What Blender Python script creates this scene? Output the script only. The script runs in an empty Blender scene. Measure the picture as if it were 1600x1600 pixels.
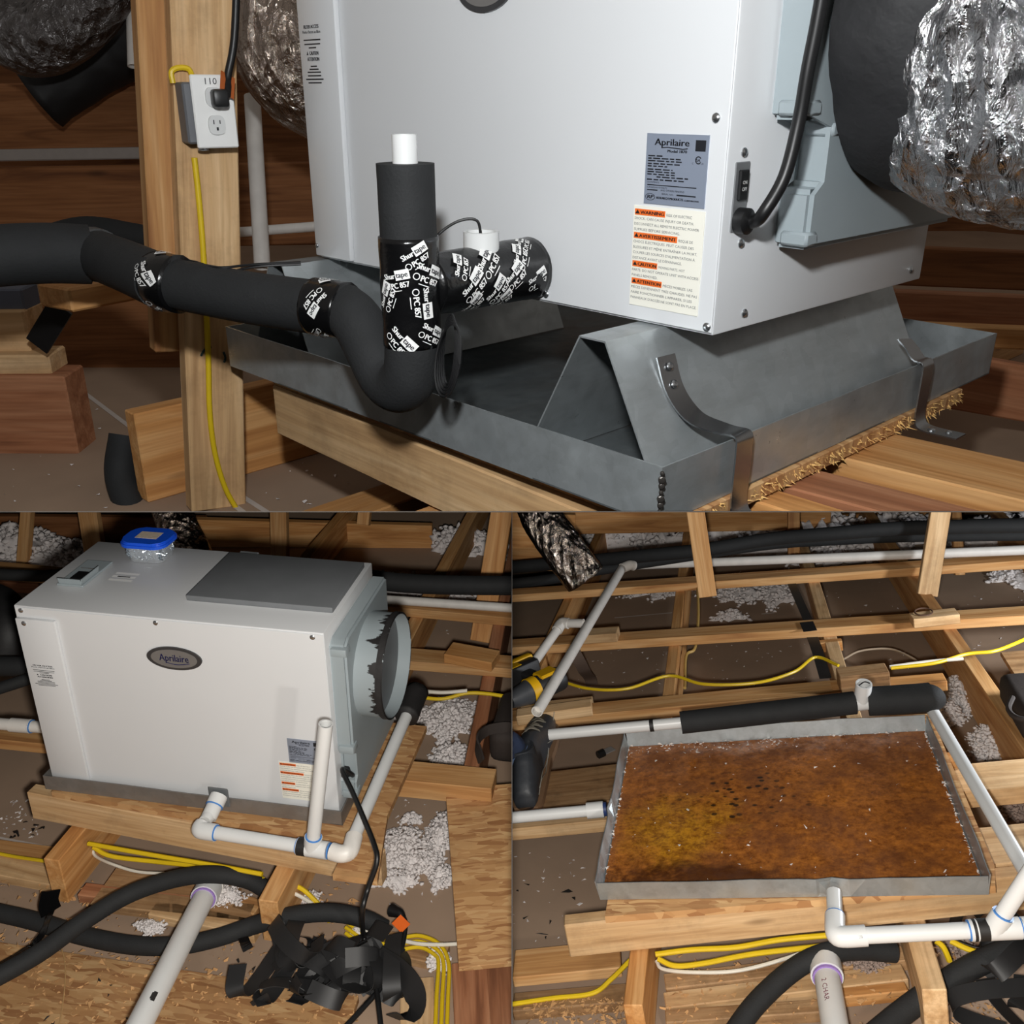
import bpy, bmesh, math, random
from mathutils import Vector, Matrix, Quaternion, noise
random.seed(7)
PI = math.pi
SC = bpy.context.scene
COL = SC.collection
V = Vector

# ------------------------------------------------------------------ camera
FPX = 1500.0                      # focal length in pixels of the 1600 px frame
PITCH = math.radians(23.5)
CAM_H = 2.2
cam_d = bpy.data.cameras.new('camera')
cam_d.sensor_fit = 'HORIZONTAL'
cam_d.sensor_width = 36.0
cam_d.lens = 36.0 * FPX / 1600.0
cam_d.clip_start = 0.02
cam_d.clip_end = 60
cam = bpy.data.objects.new('camera', cam_d)
COL.objects.link(cam)
CAMW = Matrix.Translation((0, 0, CAM_H)) @ Matrix.Rotation(PI / 2 - PITCH, 4, 'X')
cam.matrix_world = CAMW
SC.camera = cam
CV = CAMW @ Matrix.Diagonal((1, -1, -1, 1))     # x right, y down, z forward -> world


class Bay:
    """One bay of the attic: its own level frame (x along the pan, y away, z up)."""

    def __init__(s, R, t, clips):
        q = Matrix(R).to_quaternion()
        s.R = q.to_matrix()
        s.t = V(t)
        s.o = s.R.transposed() @ (-s.t)
        s.M = CV @ (Matrix.Translation(s.t) @ s.R.to_4x4())
        e = 0.0012
        s.clips = []
        for n in clips:            # keep the side the normal points to
            nl = s.R.transposed() @ V(n)
            s.clips.append((s.o + nl * e, nl))

    def d(s, px, py):
        return s.R.transposed() @ V(((px - 800) / FPX, (py - 800) / FPX, 1))

    def pl(s, px, py, ax, v):
        d = s.d(px, py)
        return s.o + d * ((v - s.o[ax]) / d[ax])

    def x(s, px, py, v): return s.pl(px, py, 0, v)
    def y(s, px, py, v): return s.pl(px, py, 1, v)
    def z(s, px, py, v): return s.pl(px, py, 2, v)
    def at(s, px, py, dep): return s.o + s.d(px, py) * dep


TOP = Bay([[0.69516, 0.71885, 0.00057], [0.28829, -0.27806, -0.91628], [-0.65851, 0.63713, -0.40054]],
          [-0.3249, -0.4385, 1.6297], [(0, -1, 0)])
LFT = Bay([[0.98562, 0.169, 0.00034], [0.06762, -0.3925, -0.91726], [-0.15488, 0.90409, -0.39828]],
          [-1.2282, 0.6893, 2.5642], [(0, 1, 0), (-1, 0, 0)])
RGT = Bay([[0.96152, 0.20836, -0.17908], [-0.1138, -0.29125, -0.94986], [-0.25007, 0.93368, -0.25633]],
          [0.1982, 0.8625, 2.2402], [(0, 1, 0), (1, 0, 0)])

# ------------------------------------------------------------------ world, lamps, exposure
w = bpy.data.worlds.new('world')
SC.world = w
w.use_nodes = True
w.node_tree.nodes['Background'].inputs[0].default_value = (0.95, 0.86, 0.78, 1)
w.node_tree.nodes['Background'].inputs[1].default_value = 0.18
SC.view_settings.view_transform = 'Standard'
SC.view_settings.look = 'None'
SC.view_settings.exposure = 0.0
SC.view_settings.gamma = 1.0
SC.view_settings.use_curve_mapping = False


def lamp(name, bay, p, watts, rad, col=(1, 1, 1)):
    l = bpy.data.lights.new(name, 'POINT')
    l.energy = watts
    l.shadow_soft_size = rad
    l.color = col
    o = bpy.data.objects.new(name, l)
    o.location = bay.M @ V(p)
    COL.objects.link(o)
    return o


# torch above the lens for the upper bay; below the dividing board a second torch and work lamps at the sides
lamp('torch', TOP, TOP.o + TOP.R.transposed() @ V((-.06, -.30, .05)), 60, .035, (.97, .99, 1.0))
lamp('torch', LFT, LFT.o + LFT.R.transposed() @ V((.0, .11, .16)), 184, .04, (1.0, .96, .90))
lamp('work_lamp', LFT, LFT.o + LFT.R.transposed() @ V((.42, .83, 1.06)), 14, .04, (1.0, .94, .86))
lamp('work_lamp', RGT, RGT.o + RGT.R.transposed() @ V((1.95, .25, 2.6)), 52, .06, (.90, .95, 1.0))

# ------------------------------------------------------------------ materials
def lin(c):
    return tuple((x / 255 / 12.92) if x / 255 <= .04045 else ((x / 255 + .055) / 1.055) ** 2.4 for x in c)


MATS = {}


class NT:
    def __init__(s, name):
        s.m = bpy.data.materials.new(name)
        s.m.use_nodes = True
        s.n = s.m.node_tree.nodes
        s.l = s.m.node_tree.links
        s.b = s.n['Principled BSDF']

    def new(s, t, **k):
        nd = s.n.new(t)
        for a, v in k.items():
            setattr(nd, a, v)
        return nd

    def put(s, sock, v):
        if hasattr(v, 'is_output') or isinstance(v, bpy.types.NodeSocket):
            s.l.new(v, sock)
        else:
            sock.default_value = v

    def coord(s, scale=(1, 1, 1), rnd=True, out='Object'):
        tc = s.new('ShaderNodeTexCoord')
        mp = s.new('ShaderNodeMapping')
        mp.inputs['Scale'].default_value = scale
        s.l.new(tc.outputs[out], mp.inputs['Vector'])
        if rnd:
            oi = s.new('ShaderNodeObjectInfo')
            mu = s.new('ShaderNodeMath', operation='MULTIPLY')
            mu.inputs[1].default_value = 37.0
            s.l.new(oi.outputs['Random'], mu.inputs[0])
            cx = s.new('ShaderNodeCombineXYZ')
            for i in range(3):
                s.l.new(mu.outputs[0], cx.inputs[i])
            s.l.new(cx.outputs[0], mp.inputs['Location'])
        return mp.outputs[0]

    def noise(s, vec, scale, detail=4, rough=.55, dist=0.0):
        n = s.new('ShaderNodeTexNoise')
        s.l.new(vec, n.inputs['Vector'])
        n.inputs['Scale'].default_value = scale
        n.inputs['Detail'].default_value = detail
        n.inputs['Roughness'].default_value = rough
        n.inputs['Distortion'].default_value = dist
        return n.outputs['Fac']

    def voro(s, vec, scale, feat='F1', out='Distance', rnd=1.0):
        n = s.new('ShaderNodeTexVoronoi', feature=feat)
        s.l.new(vec, n.inputs['Vector'])
        n.inputs['Scale'].default_value = scale
        n.inputs['Randomness'].default_value = rnd
        return n.outputs[out]

    def ramp(s, fac, stops):
        r = s.new('ShaderNodeValToRGB')
        e = r.color_ramp.elements
        while len(e) < len(stops):
            e.new(.5)
        for i, (p, c) in enumerate(stops):
            e[i].position = p
            e[i].color = (c, c, c, 1) if isinstance(c, (int, float)) else (*c, 1)
        s.l.new(fac, r.inputs[0])
        return r.outputs[0]

    def mix(s, fac, a, b, mode='MIX'):
        m = s.new('ShaderNodeMix', data_type='RGBA', blend_type=mode)
        s.put(m.inputs[0], fac)
        for sock, v in ((m.inputs[6], a), (m.inputs[7], b)):
            s.put(sock, (*v, 1) if isinstance(v, tuple) else v)
        return m.outputs[2]

    def bump(s, h, strength=.3, dist=.01):
        b = s.new('ShaderNodeBump')
        b.inputs['Strength'].default_value = strength
        b.inputs['Distance'].default_value = dist
        s.l.new(h, b.inputs['Height'])
        s.l.new(b.outputs[0], s.b.inputs['Normal'])

    def done(s, col=None, rough=None, metal=None, spec=None):
        if col is not None:
            s.put(s.b.inputs['Base Color'], (*col, 1) if isinstance(col, tuple) else col)
        if rough is not None: s.put(s.b.inputs['Roughness'], rough)
        if metal is not None: s.put(s.b.inputs['Metallic'], metal)
        if spec is not None: s.put(s.b.inputs['Specular IOR Level'], spec)
        return s.m


def plain(name, c, rough=.5, metal=0.0, var=.12, scale=30, bump=0.0, bscale=200, spec=.5):
    if name in MATS: return MATS[name]
    t = NT(name)
    c = lin(c)
    vec = t.coord(rnd=False)
    f = t.noise(vec, scale, 3)
    col = t.mix(f, tuple(x * (1 - var) for x in c), tuple(min(1, x * (1 + var)) for x in c))
    if bump:
        t.bump(t.noise(vec, bscale, 3), bump, .002)
    MATS[name] = t.done(col, rough, metal, spec)
    return MATS[name]


def wood(name, dark, mid, light, rough=.65, dirt=0.0):
    if name in MATS: return MATS[name]
    t = NT(name)
    v1 = t.coord((1.1, 13, 13))
    v2 = t.coord((5, 150, 150))
    v3 = t.coord((1, 1, 1))
    g = t.noise(v1, 1.6, 5, .55, 1.1)
    col = t.ramp(g, [(.28, lin(dark)), (.45, lin(mid)), (.62, lin(light)), (.8, lin(mid))])
    fine = t.noise(v2, 1.0, 2)
    col = t.mix(t.ramp(fine, [(.35, .35), (.6, 0.0)]), col, lin(dark))
    kn = t.voro(t.coord((1.6, 6, 6)), 1.3)
    col = t.mix(t.ramp(kn, [(.03, .8), (.10, 0.0)]), col, tuple(x * .45 for x in lin(dark)))
    oi = t.new('ShaderNodeObjectInfo')
    hs = t.new('ShaderNodeHueSaturation')
    mr = t.new('ShaderNodeMapRange')
    mr.inputs[3].default_value = .82
    mr.inputs[4].default_value = 1.14
    t.l.new(oi.outputs['Random'], mr.inputs[0])
    t.l.new(mr.outputs[0], hs.inputs['Value'])
    t.l.new(col, hs.inputs['Color'])
    col = hs.outputs[0]
    if dirt:
        col = t.mix(t.ramp(t.noise(v3, 9, 6, .7), [(.5, 0.0), (.75, dirt)]), col, lin((70, 52, 38)))
    t.bump(fine, .12, .002)
    MATS[name] = t.done(col, rough, spec=.25)
    return MATS[name]


def osb(name, tint=1.0):
    if name in MATS: return MATS[name]
    t = NT(name)
    vec = t.coord((1, 1, 1))
    wv = t.new('ShaderNodeVectorMath', operation='ADD')
    nz = t.new('ShaderNodeTexNoise')
    nz.inputs['Scale'].default_value = 7
    t.l.new(vec, nz.inputs['Vector'])
    t.l.new(vec, wv.inputs[0])
    sc = t.new('ShaderNodeVectorMath', operation='SCALE')
    sc.inputs[3].default_value = .03
    t.l.new(nz.outputs['Color'], sc.inputs[0])
    t.l.new(sc.outputs[0], wv.inputs[1])
    out = []
    for rot, s3 in ((.5, (16, 80, 30)), (-.7, (20, 95, 30)), (1.4, (18, 85, 30))):
        mp = t.new('ShaderNodeMapping')
        mp.inputs['Rotation'].default_value = (0, 0, rot)
        mp.inputs['Scale'].default_value = s3
        t.l.new(wv.outputs[0], mp.inputs['Vector'])
        out.append(t.voro(mp.outputs[0], 1.0, out='Color'))
    sep = t.new('ShaderNodeSeparateColor')
    t.l.new(out[0], sep.inputs[0])
    sep2 = t.new('ShaderNodeSeparateColor')
    t.l.new(out[1], sep2.inputs[0])
    sep3 = t.new('ShaderNodeSeparateColor')
    t.l.new(out[2], sep3.inputs[0])
    k = tint
    stops = lambda a, b, c: [(0.0, tuple(x * k for x in lin(a))), (.5, tuple(x * k for x in lin(b))), (1.0, tuple(x * k for x in lin(c)))]
    c1 = t.ramp(sep.outputs[0], stops((158, 110, 70), (188, 142, 94), (206, 162, 112)))
    c2 = t.ramp(sep2.outputs[1], stops((164, 116, 76), (194, 148, 100), (214, 174, 124)))
    col = t.mix(t.ramp(sep3.outputs[0], [(.45, 0.0), (.55, 1.0)]), c1, c2)
    col = t.mix(t.ramp(t.noise(vec, 5, 5, .7), [(.5, 0.0), (.8, .35)]), col, lin((100, 74, 52)))
    t.bump(sep.outputs[0], .25, .003)
    MATS[name] = t.done(col, .7, spec=.25)
    return MATS[name]


def galv(name='galvanized_steel', c=(176, 182, 184), rough=.38):
    if name in MATS: return MATS[name]
    t = NT(name)
    vec = t.coord()
    sp = t.voro(vec, 55, out='Color')
    se = t.new('ShaderNodeSeparateColor')
    t.l.new(sp, se.inputs[0])
    base = lin(c)
    col = t.mix(se.outputs[0], tuple(x * .90 for x in base), base)
    smear = t.noise(t.coord((14, 3, 14)), 2.0, 6, .65)
    col = t.mix(t.ramp(smear, [(.45, 0.0), (.8, .5)]), col, lin((132, 134, 132)))
    rg = t.ramp(t.noise(vec, 18, 5), [(.3, rough - .12), (.7, rough + .16)])
    t.bump(t.noise(vec, 3.5, 2), .15, .02)
    MATS[name] = t.done(col, rg, .6)
    return MATS[name]


def foil(name='foil_jacket', c=(226, 226, 228), rough=.26, bump=1.0):
    if name in MATS: return MATS[name]
    t = NT(name)
    vec = t.coord((1, 1, 1))
    st = t.coord((2.6, .75, .75))
    a = t.noise(t.coord((1.8, .9, .9)), 34, 4, .6, 2.2)
    b = t.voro(st, 13)
    c_ = t.voro(t.coord((1.2, 1.6, .7)), 30)
    ad = t.new('ShaderNodeMath', operation='MULTIPLY_ADD')
    t.l.new(a, ad.inputs[0])
    ad.inputs[1].default_value = .35
    t.l.new(b, ad.inputs[2])
    a2 = t.new('ShaderNodeMath', operation='MULTIPLY_ADD')
    t.l.new(c_, a2.inputs[0])
    a2.inputs[1].default_value = .4
    t.l.new(ad.outputs[0], a2.inputs[2])
    t.bump(a2.outputs[0], bump, .035)
    MATS[name] = t.done(lin(c), rough, 1.0)
    return MATS[name]


W_PINE = lambda: wood('pine', (158, 108, 66), (196, 146, 92), (214, 170, 118))
W_PALE = lambda: wood('pale_pine', (168, 130, 90), (206, 168, 122), (224, 190, 146), dirt=.3)
W_ORNG = lambda: wood('orange_pine', (158, 106, 60), (192, 138, 82), (208, 160, 106))
W_RED = lambda: wood('reddish_pine', (122, 78, 54), (160, 106, 74), (178, 126, 92))
W_OLD = lambda: wood('weathered_pine', (120, 88, 58), (160, 122, 84), (182, 146, 106), dirt=.6)
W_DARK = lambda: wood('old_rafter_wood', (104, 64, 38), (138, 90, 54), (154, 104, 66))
PAINT = lambda: plain('white_enamel', (214, 216, 218), .34, var=.02, scale=6, bump=.03, bscale=500)
PVC = lambda: plain('white_pvc', (216, 217, 216), .35, var=.05, scale=14)
PVCD = lambda: plain('dusty_pvc', (224, 220, 214), .45, var=.16, scale=22)
FOAM = lambda: plain('black_foam', (38, 39, 40), .75, var=.25, scale=24, bump=.35, bscale=260, spec=.3)
RUBBER = lambda: plain('black_rubber', (20, 20, 21), .42, var=.2)
TAPEB = lambda: plain('black_tape', (14, 14, 15), .22, var=.2, scale=40, bump=.5, bscale=55)
GREYP = lambda: plain('grey_plastic', (148, 158, 162), .45, var=.05, scale=12)
DGREY = lambda: plain('dark_grey_plastic', (110, 113, 116), .5, var=.15, scale=9)
WHITE = lambda: plain('print_white', (236, 236, 234), .5, var=.02)
INK = lambda: plain('print_black', (26, 28, 34), .5, var=.05)
INKG = lambda: plain('print_grey', (92, 96, 100), .6, var=.05)
ORANGE = lambda: plain('label_orange', (236, 112, 42), .5, var=.03)
YELLOW = lambda: plain('yellow_cable', (222, 188, 30), .4, var=.1, scale=30)
CREAM = lambda: plain('cream_label', (236, 234, 222), .5, var=.02)
PLATE = lambda: plain('silver_label', (150, 160, 178), .35, .35, var=.04)
STEEL = lambda: plain('screw_steel', (186, 188, 190), .25, .95, var=.1)
DRYW = lambda: plain('drywall_paper', (158, 135, 115), .85, var=.22, scale=4, bump=.1, bscale=60, spec=.1)
FLUFF = lambda: plain('white_insulation', (228, 222, 220), .95, var=.18, scale=60, spec=.05, bump=.8, bscale=260)
CABLEW = lambda: plain('white_cable', (222, 216, 202), .45)
BLUE = lambda: plain('blue_primer', (70, 130, 200), .5)
PURPLE = lambda: plain('purple_primer', (150, 120, 190), .5)
BLACKP = lambda: plain('black_paint', (30, 28, 27), .6, var=.3)

# ------------------------------------------------------------------ geometry helpers
BAY = [None]


def setbay(b):
    BAY[0] = b


def I4(): return Matrix.Identity(4)


def frame(o, x, y, z):
    return Matrix(((x[0], y[0], z[0], o[0]), (x[1], y[1], z[1], o[1]), (x[2], y[2], z[2], o[2]), (0, 0, 0, 1)))


def clip(bm, M, bay):
    inv = M.inverted()
    for co, no in bay.clips:
        c = inv @ co
        n = (inv.to_3x3() @ no).normalized()
        if all((v.co - c).dot(n) >= 0 for v in bm.verts):
            continue
        g = bm.verts[:] + bm.edges[:] + bm.faces[:]
        r = bmesh.ops.bisect_plane(bm, geom=g, dist=1e-6, plane_co=c, plane_no=n, clear_inner=True)
        ed = [e for e in r['geom_cut'] if isinstance(e, bmesh.types.BMEdge) and e.is_valid and e.is_boundary]
        if ed:
            try:
                bmesh.ops.holes_fill(bm, edges=ed, sides=0)
            except Exception:
                pass


def link(o, parent, W):
    COL.objects.link(o)
    if parent is not None:
        o.parent = parent
        o.matrix_basis = ROOTW[parent.name].inverted() @ W
    else:
        o.matrix_basis = W
    ROOTW[o.name] = W


ROOTW = {}


def mk(name, bm, mat, parent=None, M=None, smooth=False, doclip=True, recalc=True):
    """link one mesh; bm is in frame M of the current bay"""
    bay = BAY[0]
    M = M or I4()
    if doclip:
        clip(bm, M, bay)
    if not bm.faces:
        bm.free()
        return None
    if recalc:
        bmesh.ops.recalc_face_normals(bm, faces=bm.faces[:])
    me = bpy.data.meshes.new(name)
    bm.to_mesh(me)
    bm.free()
    mats = mat if isinstance(mat, (list, tuple)) else [mat]
    for m in mats:
        me.materials.append(m)
    if smooth:
        for p in me.polygons:
            p.use_smooth = True
        if smooth != 'all':
            me.set_sharp_from_angle(angle=math.radians(40))
    o = bpy.data.objects.new(name, me)
    link(o, parent, bay.M @ M)
    return o


def thing(name, label, cat, loc=(0, 0, 0), group=None, kind=None):
    o = bpy.data.objects.new(name, None)
    o.empty_display_size = .05
    link(o, None, BAY[0].M @ Matrix.Translation(V(loc)))
    o['label'] = label
    if cat: o['category'] = cat
    if group: o['group'] = group
    if kind: o['kind'] = kind
    return o


def tag(o, label, cat, group=None, kind=None):
    if o is None: return None
    o['label'] = label
    if cat: o['category'] = cat
    if group: o['group'] = group
    if kind: o['kind'] = kind
    return o


def box(lo, hi, bevel=0.0, bm=None, seg=1):
    b = bm or bmesh.new()
    lo, hi = V(lo), V(hi)
    vs = [b.verts.new((x, y, z)) for x in (lo.x, hi.x) for y in (lo.y, hi.y) for z in (lo.z, hi.z)]
    fs = [b.faces.new([vs[i] for i in f]) for f in ((0, 1, 3, 2), (4, 6, 7, 5), (0, 4, 5, 1), (2, 3, 7, 6), (0, 2, 6, 4), (1, 5, 7, 3))]
    if bevel:
        es = list({e for f in fs for e in f.edges})
        bmesh.ops.bevel(b, geom=es, offset=bevel, segments=seg, affect='EDGES', profile=.5)
    return b


def prism(poly, axis, a, b_, bevel=0.0, bm=None):
    """polygon in the two other axes extruded along axis from a to b_"""
    b = bm or bmesh.new()

    def pt(u, v, w):
        return {'x': (w, u, v), 'y': (u, w, v), 'z': (u, v, w)}[axis]
    lo = [b.verts.new(pt(u, v, a)) for u, v in poly]
    hi = [b.verts.new(pt(u, v, b_)) for u, v in poly]
    fs = [b.faces.new(lo), b.faces.new(list(reversed(hi)))]
    n = len(poly)
    for i in range(n):
        fs.append(b.faces.new([lo[i], lo[(i + 1) % n], hi[(i + 1) % n], hi[i]]))
    if bevel:
        bmesh.ops.bevel(b, geom=list({e for f in fs for e in f.edges}), offset=bevel, segments=2, affect='EDGES')
    return b


def catmull(pts, n):
    pts = [V(p) for p in pts]
    if len(pts) < 3: 
        return [pts[0].lerp(pts[1], i / n) for i in range(n + 1)]
    P = [pts[0] * 2 - pts[1]] + pts + [pts[-1] * 2 - pts[-2]]
    out = []
    for i in range(1, len(P) - 2):
        p0, p1, p2, p3 = P[i - 1:i + 3]
        for k in range(n):
            t = k / n
            out.append(.5 * ((2 * p1) + (p2 - p0) * t + (2 * p0 - 5 * p1 + 4 * p2 - p3) * t * t + (3 * p1 - p0 - 3 * p2 + p3) * t ** 3))
    out.append(pts[-1])
    return out


class Path:
    def __init__(s, pts, up=None):
        s.p = [V(p) for p in pts]
        n = len(s.p)
        s.t = [((s.p[min(i + 1, n - 1)] - s.p[max(i - 1, 0)]).normalized()) for i in range(n)]
        a = V(up) if up else (V((0, 0, 1)) if abs(s.t[0].z) < .9 else V((0, 1, 0)))
        u = (a - s.t[0] * a.dot(s.t[0])).normalized()
        s.u = [u]
        for i in range(1, n):
            q = s.t[i - 1].rotation_difference(s.t[i])
            u = q @ u
            u = (u - s.t[i] * u.dot(s.t[i])).normalized()
            s.u.append(u)
        s.v = [s.t[i].cross(s.u[i]) for i in range(n)]
        s.s = [0.0]
        for i in range(1, n):
            s.s.append(s.s[-1] + (s.p[i] - s.p[i - 1]).length)

    def surf(s, d, th, r):
        d = min(max(d, 0), s.s[-1])
        i = 0
        while i < len(s.s) - 2 and s.s[i + 1] < d:
            i += 1
        f = (d - s.s[i]) / max(1e-9, s.s[i + 1] - s.s[i])
        c = s.p[i].lerp(s.p[i + 1], f)
        u = s.u[i].lerp(s.u[i + 1], f).normalized()
        v = s.v[i].lerp(s.v[i + 1], f).normalized()
        return c + (u * math.cos(th) + v * math.sin(th)) * r


def tube(pts, r, seg=12, n=0, caps=True, rfun=None, bm=None, hollow=0.0):
    """round tube along points (catmull-rom with n steps per span when n)"""
    b = bm or bmesh.new()
    pp = Path(catmull(pts, n) if n else pts)
    rings = []
    N = len(pp.p)
    for i in range(N):
        ring = []
        for k in range(seg):
            th = 2 * PI * k / seg
            rr = r(i / (N - 1)) if callable(r) else r
            if rfun: rr = rr * rfun(pp.s[i], th)
            ring.append(b.verts.new(pp.p[i] + (pp.u[i] * math.cos(th) + pp.v[i] * math.sin(th)) * rr))
        rings.append(ring)
    for i in range(N - 1):
        for k in range(seg):
            b.faces.new([rings[i][k], rings[i][(k + 1) % seg], rings[i + 1][(k + 1) % seg], rings[i + 1][k]])
    if hollow:
        for e, i in ((0, 0), (1, N - 1)):
            dirn = pp.t[i] * (1 if e == 0 else -1)
            rr = r(i / (N - 1)) if callable(r) else r
            inn = [b.verts.new(pp.p[i] + (pp.u[i] * math.cos(2 * PI * k / seg) + pp.v[i] * math.sin(2 * PI * k / seg)) * rr * hollow) for k in range(seg)]
            hd_ = min(rr * 1.3, pp.s[-1] * .4)
            dep = [b.verts.new(v.co + dirn * hd_) for v in inn]
            for k in range(seg):
                j = (k + 1) % seg
                b.faces.new([rings[i][k], rings[i][j], inn[j], inn[k]])
                b.faces.new([inn[k], inn[j], dep[j], dep[k]])
            b.faces.new(dep)
    elif caps:
        b.faces.new(list(reversed(rings[0])))
        b.faces.new(rings[-1])
    return b


def strip(pts, nrm, wid, thick=.001, n=6, bm=None):
    """flat band (tape, strap) along pts; nrm = list of width directions"""
    b = bm or bmesh.new()
    P = catmull(pts, n)
    W = catmull(nrm, n)
    prev = None
    for i, (p, wv) in enumerate(zip(P, W)):
        t = (P[min(i + 1, len(P) - 1)] - P[max(i - 1, 0)]).normalized()
        wv = (wv - t * wv.dot(t)).normalized()
        nn = t.cross(wv).normalized() * thick * .5
        h = wv * wid * .5
        ring = [b.verts.new(p + h + nn), b.verts.new(p - h + nn), b.verts.new(p - h - nn), b.verts.new(p + h - nn)]
        if prev:
            for k in range(4):
                b.faces.new([prev[k], prev[(k + 1) % 4], ring[(k + 1) % 4], ring[k]])
        else:
            b.faces.new(list(reversed(ring)))
        prev = ring
    b.faces.new(prev)
    return b


def disc(c, nrm, r, h, seg=14, dome=0.0, bm=None):
    b = bm or bmesh.new()
    c, nrm = V(c), V(nrm).normalized()
    a = V((0, 0, 1)) if abs(nrm.z) < .9 else V((1, 0, 0))
    u = (a - nrm * a.dot(nrm)).normalized()
    v = nrm.cross(u)
    lv = [(0, r), (h, r)] + ([(h + dome * .7, r * .75), (h + dome, r * .3)] if dome else [])
    rings = [[b.verts.new(c + nrm * z + (u * math.cos(2 * PI * k / seg) + v * math.sin(2 * PI * k / seg)) * rr) for k in range(seg)] for z, rr in lv]
    for i in range(len(rings) - 1):
        for k in range(seg):
            b.faces.new([rings[i][k], rings[i][(k + 1) % seg], rings[i + 1][(k + 1) % seg], rings[i + 1][k]])
    b.faces.new(list(reversed(rings[0])))
    b.faces.new(rings[-1])
    return b


def lumber(name, p0, p1, wd, h, mat, parent=None, bevel=.0025, down=True):
    """timber whose near top edge runs p0 -> p1; wd away from the camera, h downwards"""
    p0, p1 = V(p0), V(p1)
    x = (p1 - p0).normalized()
    aw = V((0, 0, 1)).cross(x).normalized()
    if aw.dot(p0.lerp(p1, .5) - BAY[0].o) < 0:
        aw = -aw
    z = x.cross(aw)
    if z.z < 0:
        z = -z
    y = z.cross(x)
    s = 1 if y.dot(aw) > 0 else -1
    M = frame(p0, x, y, z)
    ln = (p1 - p0).length
    lo, hi = (0, min(0, s * wd), -h), (ln, max(0, s * wd), 0)
    return mk(name, box(lo, hi, bevel), mat, parent, M)


def post(name, base, w_, d_, h, mat, parent=None, rz=0.0, lean=(0, 0)):
    """upright timber: base = centre of its foot"""
    z = V((lean[0], lean[1], 1)).normalized()
    x = V((math.cos(rz), math.sin(rz), 0))
    x = (x - z * x.dot(z)).normalized()
    y = z.cross(x)
    M = frame(V(base), z, x, y)        # local x runs up the grain
    return mk(name, box((0, -w_ / 2, -d_ / 2), (h, w_ / 2, d_ / 2), .0025), mat, parent, M)


# ---- lettering
TXT = {}


def text_mesh(s):
    if s not in TXT:
        cu = bpy.data.curves.new('t', 'FONT')
        cu.body = s
        cu.resolution_u = 2
        ob = bpy.data.objects.new('t', cu)
        me = ob.to_mesh()
        TXT[s] = ([tuple(v.co) for v in me.vertices], [tuple(p.vertices) for p in me.polygons])
        ob.to_mesh_clear()
        bpy.data.objects.remove(ob)
        bpy.data.curves.remove(cu)
    return TXT[s]


def text(bm, s, x, z, size, wid=None, just='L', fn=None, bold=0.0, slant=0.0):
    """add lettering to bm: baseline at x, z; fn maps (u, v) to a point"""
    vs, ps = text_mesh(s)
    if not vs: return
    x0 = min(v[0] for v in vs)
    x1 = max(v[0] for v in vs)
    k = size / .72                       # cap height of the built-in face
    kx = k if wid is None else wid / (x1 - x0)
    W_ = (x1 - x0) * kx
    ox = x - (0 if just == 'L' else W_ / 2 if just == 'C' else W_)
    for db in ((0.0,) if not bold else (-bold, 0.0, bold)):
        idx = [bm.verts.new(fn(ox + (v[0] - x0) * kx + db + slant * v[1] * k, z + v[1] * k)) for v in vs]
        for p in ps:
            try:
                bm.faces.new([idx[i] for i in p])
            except ValueError:
                pass


def quad(bm, pts):
    return bm.faces.new([bm.verts.new(p) for p in pts])


def rect(bm, fn, x0, x1, z0, z1, nx=1, nz=1):
    g = [[bm.verts.new(fn(x0 + (x1 - x0) * i / nx, z0 + (z1 - z0) * j / nz)) for j in range(nz + 1)] for i in range(nx + 1)]
    for i in range(nx):
        for j in range(nz):
            bm.faces.new([g[i][j], g[i + 1][j], g[i + 1][j + 1], g[i][j + 1]])


_g = (1 + 5 ** .5) / 2
ICO_V = [(-1, _g, 0), (1, _g, 0), (-1, -_g, 0), (1, -_g, 0), (0, -1, _g), (0, 1, _g), (0, -1, -_g), (0, 1, -_g), (_g, 0, -1), (_g, 0, 1), (-_g, 0, -1), (-_g, 0, 1)]
ICO_V = [(a * .53, b * .53, c * .53) for a, b, c in ICO_V]
ICO_F = [(0, 11, 5), (0, 5, 1), (0, 1, 7), (0, 7, 10), (0, 10, 11), (1, 5, 9), (5, 11, 4), (11, 10, 2), (10, 7, 6), (7, 1, 8), (3, 9, 4), (3, 4, 2), (3, 2, 6), (3, 6, 8), (3, 8, 9), (4, 9, 5), (2, 4, 11), (6, 2, 10), (8, 6, 7), (9, 8, 1)]


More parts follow.
